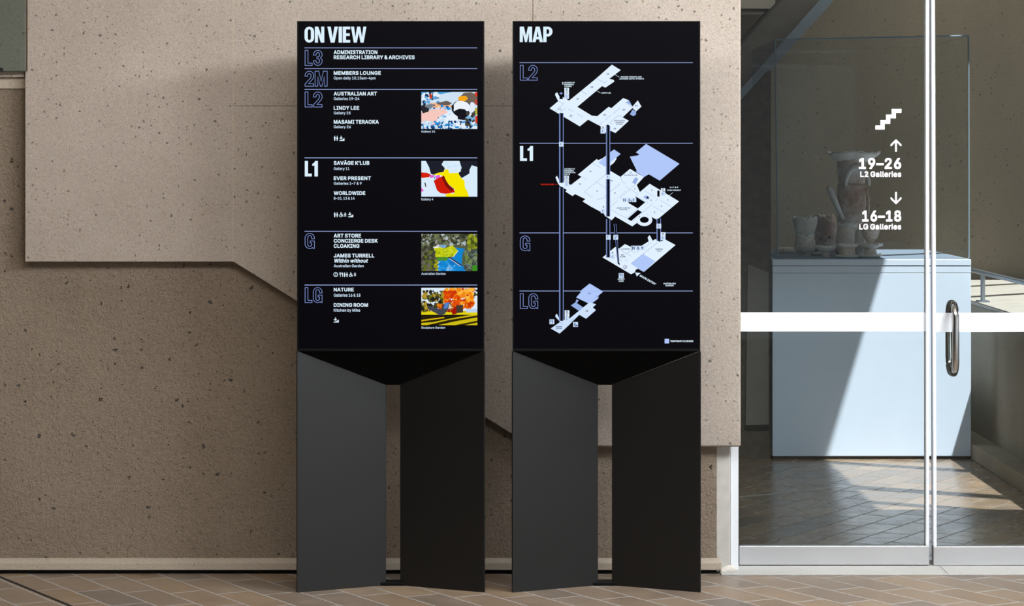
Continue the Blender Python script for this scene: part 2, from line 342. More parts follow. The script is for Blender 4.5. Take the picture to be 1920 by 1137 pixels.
# ------------------------------------------------------------------ lettering
GLYPHS_BOLD = """&	224	231,-12 232,-1 231,12 203,45 210,60 214,78 217,109 216,124 205,125 162,124 159,98 133,130 158,151 170,169 175,205 172,229 166,242 156,253 144,261 130,267 103,270 70,267 55,261 44,253 33,241 28,227 25,195 28,171 32,160 45,140 29,127 12,107 7,94 4,70 8,37 15,19 28,5 43,-6 65,-13 95,-16 119,-15 147,-9 161,-1 170,-12 181,-13/122,47 115,42 100,37 94,37 74,46 67,55 62,66 67,76 84,93/94,178 85,193 83,199 85,205 95,215 102,216 111,212 117,203 115,198 108,189
,	94	7,-72 18,-73 54,-72 80,24 81,34 80,48 69,49 22,48 6,-58
-	227	180,82 181,93 180,134 169,135 56,135 45,134 44,123 45,82 56,81 169,81
.	94	19,48 14,41 12,17 14,0 20,-8 27,-13 51,-15 68,-13 76,-7 81,1 84,22 81,40 75,49 68,54 45,56 27,54
0	227	152,-12 173,0 191,19 204,45 212,77 216,130 212,177 204,208 191,235 172,254 151,266 115,271 75,266 54,254 36,235 23,209 15,177 11,124 15,77 22,46 35,19 54,0 75,-12 110,-16/112,216 120,215 133,207 145,192 154,169 157,151 159,128 157,103 154,85 146,64 133,48 120,40 114,39 107,40 94,48 82,63 73,84 69,104 68,123 69,150 73,170 81,191 94,207 107,215
1	227	207,-12 208,-1 207,39 151,40 151,255 150,266 139,267 87,266 31,225 30,178 31,167 42,166 55,167 93,195 93,40 26,39 25,28 26,-12 37,-13 196,-13
2	227	20,-12 31,-13 196,-13 207,-12 208,-1 207,40 109,41 180,117 197,148 204,184 200,217 193,235 180,249 165,260 146,267 115,271 81,267 61,260 44,249 31,233 23,212 20,184 21,169 32,168 76,169 77,186 81,196 97,212 108,216 126,212 134,207 142,198 146,188 143,174 129,152 20,36 19,26
3	227	23,266 22,255 23,214 112,213 66,162 65,152 66,112 111,110 126,105 139,96 147,86 152,71 145,57 137,48 127,42 109,39 94,42 83,47 75,55 69,65 67,78 56,79 10,78 9,64 16,31 23,17 37,3 54,-7 75,-13 112,-16 145,-13 166,-6 186,8 197,21 206,39 209,69 206,103 197,123 183,139 166,150 143,156 198,218 199,228 198,266 187,267 34,267
4	227	183,-12 184,40 219,41 220,52 219,93 184,94 183,171 172,172 129,171 128,94 79,94 167,242 168,252 167,266 156,267 111,266 8,91 7,81 8,41 19,40 128,40 129,-12 140,-13
5	227	195,266 184,267 47,267 36,266 21,129 22,114 66,110 76,111 95,122 114,125 126,119 138,109 145,100 151,84 150,77 146,64 138,54 127,44 114,39 98,42 82,54 76,65 73,77 62,78 18,77 17,63 21,36 28,21 43,4 58,-6 77,-13 108,-16 146,-13 166,-4 182,8 196,26 205,46 208,86 206,111 201,128 193,143 173,165 159,172 143,177 113,180 83,175 87,213 184,213 195,214 196,225
6	227	173,266 162,267 114,266 57,182 28,131 22,112 19,84 23,44 30,25 42,9 59,-5 78,-12 116,-16 147,-13 166,-5 181,7 196,24 203,43 207,82 204,113 197,132 186,147 170,159 151,167 122,170 173,242 174,252/112,37 98,43 88,53 80,63 75,81 81,96 90,108 99,115 114,120 128,114 138,105 146,95 151,77 145,62 138,53 128,43
7	227	36,-12 83,-13 94,-11 207,212 208,222 207,266 196,267 30,267 19,266 18,255 19,214 30,213 139,213 36,12 35,2
8	227	80,268 62,261 46,251 33,237 26,221 22,192 26,160 34,142 42,134 28,122 21,109 16,95 13,66 17,37 25,19 39,5 57,-6 77,-13 110,-16 149,-13 170,-6 187,5 201,19 210,36 213,65 211,95 206,110 198,122 184,135 192,143 200,160 204,188 200,220 193,237 183,249 164,261 146,268 116,271/155,68 149,57 141,48 131,42 112,38 95,42 84,49 76,57 71,70 77,83 85,93 97,100 115,105 129,100 141,93 149,83 155,73/146,189 143,177 133,168 126,162 113,159 100,162 91,168 84,176 80,187 84,199 91,207 100,213 113,216 127,213 134,207 142,199
9	227	53,-12 64,-13 112,-12 170,72 198,123 204,143 207,170 203,210 196,229 184,245 167,259 148,266 110,271 79,267 60,259 41,244 30,230 23,211 19,173 22,142 29,122 42,106 57,95 75,88 104,85 53,12 52,2/112,135 98,141 88,150 80,160 76,170 76,177 80,192 88,202 98,211 114,217 128,211 139,203 146,192 151,173 145,158 136,147 128,141 117,135
A	240	89,266 -3,15 -5,2 -4,-12 7,-13 55,-12 79,58 161,58 186,-12 197,-13 243,-12 244,2 242,15 150,265 139,267/119,178 142,112 97,112
B	228	18,266 17,255 17,-1 18,-12 29,-13 127,-13 150,-11 163,-10 184,-3 200,8 212,21 218,37 222,65 219,98 213,113 205,125 193,135 205,149 210,160 211,173 212,190 209,215 202,233 191,247 175,257 157,264 124,267 29,267/75,102 131,102 141,98 151,91 159,81 164,70 163,64 153,51 138,43 75,42/75,156 75,213 119,213 130,211 144,203 153,191 154,185 151,175 133,160 115,156
C	255	199,-3 222,15 236,33 244,50 247,66 249,78 248,92 237,93 192,92 183,68 167,51 145,41 133,39 123,41 101,52 86,65 75,83 66,106 65,126 66,148 74,171 86,190 103,204 122,213 132,215 147,212 167,203 183,186 192,162 203,161 248,162 249,176 247,191 244,205 236,221 226,235 213,248 198,257 181,264 131,271 91,266 63,254 38,231 23,208 12,177 7,124 12,78 23,46 40,21 63,0 91,-11 131,-16 151,-15 181,-10
D	251	18,-12 112,-13 157,-8 187,3 212,23 229,47 239,79 244,125 239,176 229,208 215,228 211,234 188,251 159,263 139,265 116,267 18,266 17,255 17,-1/75,42 75,213 110,213 128,211 149,202 164,190 178,169 185,144 187,128 185,109 177,86 166,68 148,52 126,43
E	209	200,-12 201,-1 200,41 189,42 75,42 75,101 179,101 190,102 191,113 190,155 179,156 75,156 75,213 187,213 198,214 199,225 198,266 187,267 29,267 18,266 17,255 17,-1 18,-12 29,-13 189,-13
F	205	18,-12 29,-13 74,-12 75,-1 75,98 174,98 185,99 186,110 185,151 174,152 75,152 75,213 186,213 197,214 198,225 197,266 186,267 29,267 18,266 17,255 17,-1
G	260	62,254 40,234 26,214 23,208 12,177 7,124 12,78 23,46 42,19 63,1 90,-11 137,-16 175,-12 200,-3 220,12 237,33 247,58 252,97 251,140 240,141 140,141 129,140 128,129 129,88 191,87 186,73 174,58 160,47 144,41 132,39 123,41 103,50 86,65 76,82 66,106 65,126 66,148 74,171 86,190 103,204 122,213 131,215 147,212 166,202 183,185 192,162 203,161 249,162 250,173 249,186 244,204 237,220 213,247 199,257 181,264 164,268 129,271 94,266
H	258	240,-12 241,-1 241,255 240,266 229,267 184,266 183,255 183,157 75,157 75,255 74,266 63,267 18,266 17,255 17,-1 18,-12 29,-13 74,-12 75,-1 75,103 183,103 183,-1 184,-12 195,-13
I	150	147,-12 148,-1 147,41 104,42 104,213 147,214 148,225 147,266 136,267 15,267 4,266 3,255 4,214 46,213 46,42 4,41 3,30 4,-12 15,-13 136,-13
J	198	180,266 169,267 124,266 123,255 123,74 121,63 112,48 99,40 94,39 86,40 73,48 64,63 61,98 50,99 5,98 4,71 10,28 27,4 50,-10 91,-16 135,-10 158,4 175,28 181,71 181,255
K	233	236,-12 237,-1 236,12 143,142 236,242 237,252 236,266 225,267 170,266 75,163 74,266 63,267 18,266 17,255 17,-1 18,-12 29,-13 74,-12 75,73 97,97 174,-12 185,-13
L	197	18,266 17,255 17,-1 18,-12 29,-13 182,-13 193,-12 194,-1 193,41 182,42 75,42 75,255 74,266 63,267
M	314	296,266 237,267 226,265 158,85 88,265 77,267 18,266 17,255 17,-1 18,-12 29,-13 73,-12 74,-1 74,131 131,-11 142,-13 172,-13 183,-11 239,131 239,-1 240,-12 251,-13 296,-12 297,-1 297,255
N	262	244,-12 245,-1 245,255 244,266 233,267 187,266 186,255 186,99 80,266 69,267 18,266 17,255 17,-1 18,-12 29,-13 74,-12 75,-1 75,157 181,-11 192,-13
O	267	204,0 227,21 241,41 244,47 255,78 260,130 255,177 244,209 225,236 204,254 176,266 130,271 91,266 63,254 38,231 23,208 12,177 7,124 12,78 23,46 40,21 63,0 91,-11 136,-16 176,-11/132,215 144,213 164,204 180,190 192,171 200,147 202,127 200,107 192,83 180,64 164,50 144,41 135,39 123,41 103,50 86,64 74,84 67,104 65,126 66,148 74,170 86,190 103,204 123,213
P	222	18,-12 29,-13 74,-12 75,80 121,80 156,84 177,92 193,103 207,121 214,140 217,171 214,207 207,227 196,242 178,256 156,264 122,267 18,266 17,255 17,-1/75,134 75,213 124,212 137,207 146,200 155,190 159,175 155,158 148,149 138,140 116,134
Q	267	246,-36 247,-25 246,-12 223,17 244,47 255,78 260,124 255,177 244,209 225,236 204,254 176,266 130,271 91,266 63,254 38,231 23,208 12,177 7,124 12,78 23,46 40,21 63,0 90,-10 130,-16 171,-11 188,-36 199,-37/135,215 144,213 164,204 180,190 192,171 200,147 202,127 200,107 195,91 192,83 184,71 168,92 157,93 111,92 110,81 111,68 132,39 123,41 103,50 86,64 74,84 66,106 65,128 67,150 74,170 86,190 103,204 123,213
R	225	18,266 17,255 17,-1 18,-12 29,-13 74,-12 75,86 113,86 165,-12 176,-13 226,-12 227,-1 226,12 178,98 196,109 207,124 214,142 218,179 214,210 207,229 194,245 179,256 157,264 122,267/75,213 116,213 138,208 155,191 160,177 155,161 147,152 140,146 129,142 75,141
S	223	149,268 111,271 78,268 59,261 39,250 25,236 17,218 13,188 14,173 18,151 30,134 53,118 137,90 153,78 159,70 154,58 144,49 132,42 113,38 94,41 82,47 74,55 67,66 64,80 53,81 7,80 6,66 11,37 20,18 36,2 52,-7 74,-14 116,-17 151,-14 174,-7 191,5 205,20 213,38 217,67 214,97 209,111 194,128 167,144 97,165 77,178 72,187 76,198 84,206 95,212 112,216 123,215 139,208 151,195 157,177 168,176 212,177 213,191 209,219 201,235 186,250 170,261
T	224	95,-13 140,-12 141,-1 141,213 220,214 221,225 220,266 209,267 15,267 4,266 3,255 4,214 83,213 83,-1 84,-12
U	259	241,266 230,267 184,266 183,255 182,83 176,68 167,55 153,45 139,40 129,39 120,40 106,45 93,55 82,68 76,83 75,255 74,266 63,267 18,266 17,255 17,84 22,49 30,28 46,10 65,-4 89,-13 132,-17 169,-13 193,-4 212,9 228,28 238,50 242,84 242,255
V	240	-4,266 -5,252 -3,240 90,-11 101,-13 151,-12 243,242 244,252 243,266 196,267 185,265 121,78 54,265 43,267
W	343	347,266 336,267 290,266 246,96 202,266 191,267 141,266 97,96 53,266 42,267 -4,266 -5,255 -4,242 66,-12 77,-13 127,-12 171,153 216,-12 227,-13 277,-12 347,242 348,252
X	237	-3,-12 8,-13 58,-12 118,77 179,-12 190,-13 240,-12 241,-1 240,12 157,131 235,242 236,252 235,266 224,267 175,266 119,184 64,266 53,267 3,266 2,255 3,242 81,130 -3,12 -4,2
Y	236	101,-13 146,-12 147,-1 147,95 240,242 241,252 240,266 229,267 179,266 129,186 119,165 58,266 47,267 -4,266 -5,255 -4,242 89,95 89,-1 90,-12
Z	219	212,-12 213,-1 212,41 201,42 88,41 210,219 211,229 210,266 199,267 19,267 8,266 7,255 8,214 19,213 131,213 9,35 8,25 9,-12 20,-13 201,-13
a	195	180,-12 181,-1 180,143 178,158 173,172 165,183 155,192 132,201 100,205 54,200 40,194 28,185 17,173 8,158 7,148 8,134 38,125 48,124 62,125 74,141 86,149 98,151 108,149 121,136 123,130 121,128 107,125 76,122 50,116 27,109 17,101 5,81 2,57 5,25 12,10 23,-1 35,-10 51,-15 82,-17 119,-11 126,-7 126,-12 137,-13/125,76 124,68 120,58 111,47 102,40 91,36 78,37 62,48 61,54 63,58 78,67
b	212	14,266 13,255 13,-1 14,-12 25,-13 68,-12 68,-5 74,-10 87,-15 118,-17 149,-13 169,-4 185,12 196,28 205,54 208,90 206,121 205,134 197,158 183,179 168,192 149,201 118,205 99,204 85,202 70,194 69,266 58,267/108,37 93,43 82,54 74,72 69,95 73,119 82,134 95,146 105,151 113,152 128,145 138,134 147,118 150,106 151,93 150,83 146,69 138,55 128,44 115,38
c	198	164,190 142,201 107,205 67,201 46,192 29,176 16,158 8,134 4,97 8,54 16,32 27,14 46,-4 69,-13 101,-17 119,-15 142,-12 162,-2 183,17 193,39 194,49 193,63 164,71 154,72 140,71 135,56 123,44 110,38 99,37 84,45 74,55 66,70 62,87 62,100 65,117 74,133 84,143 97,150 110,150 123,144 134,133 139,119 150,118 163,119 193,126 194,137 193,150 182,172
d	212	198,266 187,267 143,266 142,195 126,203 113,204 95,205 63,201 44,192 31,180 15,158 8,134 4,97 8,54 15,30 28,12 44,-4 63,-13 95,-17 126,-15 138,-10 144,-5 144,-12 155,-13 198,-12 199,-1 199,255/100,37 84,45 74,55 65,70 61,95 65,119 74,134 84,145 97,151 105,152 120,145 130,134 139,119 143,95 139,70 130,54 120,43 107,38
e	202	46,192 28,176 16,156 8,133 4,90 8,54 16,30 29,12 46,-4 68,-13 103,-17 127,-16 153,-10 168,-2 181,9 189,21 194,33 195,43 194,57 165,65 155,66 141,65 131,47 116,38 103,36 87,43 77,51 67,64 64,72 187,72 198,73 199,100 196,133 191,153 182,169 169,184 159,192 144,199 100,205 66,201/66,123 73,135 84,145 100,152 107,151 119,146 130,135 137,124
h	205	14,266 13,255 13,-1 14,-12 25,-13 69,-12 70,-1 70,119 75,130 81,138 91,147 102,151 112,149 124,141 134,124 136,-12 147,-13 191,-12 192,-1 192,123 189,154 180,175 173,185 160,196 142,202 112,205 83,201 70,195 69,266 58,267
i	83	69,-12 70,-1 70,191 69,202 58,203 14,202 13,191 13,-1 14,-12 25,-13/70,267 61,272 44,275 30,274 16,268 10,261 8,245 10,222 15,216 23,211 40,208 54,209 68,215 74,222 76,239 74,261
k	190	14,266 13,255 13,-1 14,-12 25,-13 69,-12 70,60 75,65 135,-12 146,-13 198,-12 199,-1 198,12 122,107 192,178 193,188 192,202 181,203 130,202 70,140 70,255 69,266 58,267
l	95	14,266 13,255 13,40 17,12 25,-1 38,-10 68,-14 102,-11 103,3 97,39 76,39 72,43 70,52 70,255 69,266 58,267
m	305	290,-12 291,-1 291,131 288,160 282,176 272,190 261,198 248,202 221,206 206,205 178,199 160,186 155,192 141,202 112,206 75,200 68,195 68,202 57,203 14,202 13,191 13,-1 14,-12 25,-13 69,-12 70,-1 70,123 75,134 82,143 90,148 103,151 115,144 122,133 124,125 124,-1 125,-12 136,-13 180,-12 181,-1 181,119 185,134 199,149 208,152 213,151 224,145 234,132 236,-12 247,-13
n	205	191,-12 192,-1 192,123 188,154 182,172 172,185 159,196 145,201 123,204 112,205 83,201 68,194 68,202 57,203 14,202 13,191 13,-1 14,-12 25,-13 69,-12 70,-1 70,119 75,130 81,138 91,147 102,151 112,149 124,141 134,124 136,-12 147,-13
o	208	46,-4 67,-13 101,-17 140,-13 161,-4 177,10 192,31 200,54 204,91 200,134 190,160 179,176 161,192 140,201 107,205 67,201 46,192 29,176 16,158 8,134 4,97 8,54 16,32 27,14/103,151 110,150 123,144 135,132 143,117 147,94 143,71 135,56 123,44 105,37 97,38 85,44 74,55 65,71 61,94 65,117 74,133 85,144 97,150
p	212	14,-83 25,-84 69,-83 70,-6 75,-10 87,-15 100,-16 118,-17 149,-13 169,-4 185,12 197,30 205,54 206,67 208,98 205,134 197,158 186,176 168,192 149,201 118,205 86,203 74,198 69,193 68,202 57,203 14,202 13,191 13,-72/108,37 92,44 82,54 74,72 69,95 73,119 82,134 95,146 105,151 113,152 128,145 138,134 147,118 150,106 151,93 150,83 146,69 138,55 128,44 115,38
r	130	14,-12 25,-13 69,-12 70,-1 70,121 80,138 92,146 104,150 120,148 134,149 135,160 134,204 104,205 78,202 69,197 68,202 57,203 14,202 13,191 13,-1
s	183	30,-3 44,-10 60,-15 86,-17 112,-15 142,-9 156,0 168,12 175,25 179,55 174,82 165,97 148,109 126,117 97,123 74,133 69,139 77,147 89,152 97,153 109,147 117,138 122,127 136,126 174,133 175,144 174,157 161,181 151,191 138,198 124,203 91,205 62,202 46,197 32,189 21,178 14,163 10,135 15,108 24,93 41,81 64,73 107,62 115,57 119,51 110,42 97,37 88,36 74,41 65,51 59,65 45,66 6,59 5,45 11,21 19,8
t	114	119,-11 120,3 113,39 98,40 85,38 79,43 76,49 76,151 114,152 115,163 114,202 76,203 75,248 64,249 20,248 19,203 -9,202 -10,163 -9,152 19,151 19,44 24,14 35,-1 50,-11 81,-15
u	205	14,202 13,191 13,66 16,35 23,18 32,4 45,-7 59,-12 88,-16 122,-12 137,-5 137,-12 148,-13 191,-12 192,-1 192,191 191,202 180,203 136,202 134,72 130,59 124,51 114,43 102,39 93,40 80,48 71,65 69,202 58,203
w	284	-1,202 -2,191 -1,178 57,-12 68,-13 111,-12 141,96 172,-12 183,-13 227,-12 284,178 285,188 284,202 273,203 228,202 199,96 170,202 159,203 114,202 85,94 56,202 45,203
y	195	13,-81 33,-85 58,-85 82,-80 101,-64 114,-40 197,176 199,188 198,202 152,203 141,201 98,81 54,201 43,203 -3,202 -4,188 -2,176 65,-1 53,-26 43,-31 19,-31 12,-57 11,-70
É	209	165,341 154,342 107,341 83,291 82,281 83,267 90,267 18,266 17,255 17,-1 18,-12 29,-13 189,-13 200,-12 201,-1 200,41 189,42 75,42 75,101 179,101 190,102 191,113 190,155 179,156 75,156 75,213 187,213 198,214 199,225 198,266 126,267 133,268 165,317 166,327
Ā	240	89,266 -3,15 -5,2 -4,-12 7,-13 55,-12 79,58 161,58 186,-12 197,-13 243,-12 244,2 242,15 150,265 139,267/119,178 142,112 97,112/179,282 180,293 179,330 168,331 72,331 61,330 60,319 61,282 72,281 168,281
–	175	187,82 188,93 187,134 176,135 -1,135 -12,134 -13,123 -12,82 -1,81 176,81
’	88	14,147 25,146 61,147 87,242 88,252 87,266 76,267 29,266 13,161
 	94	"""
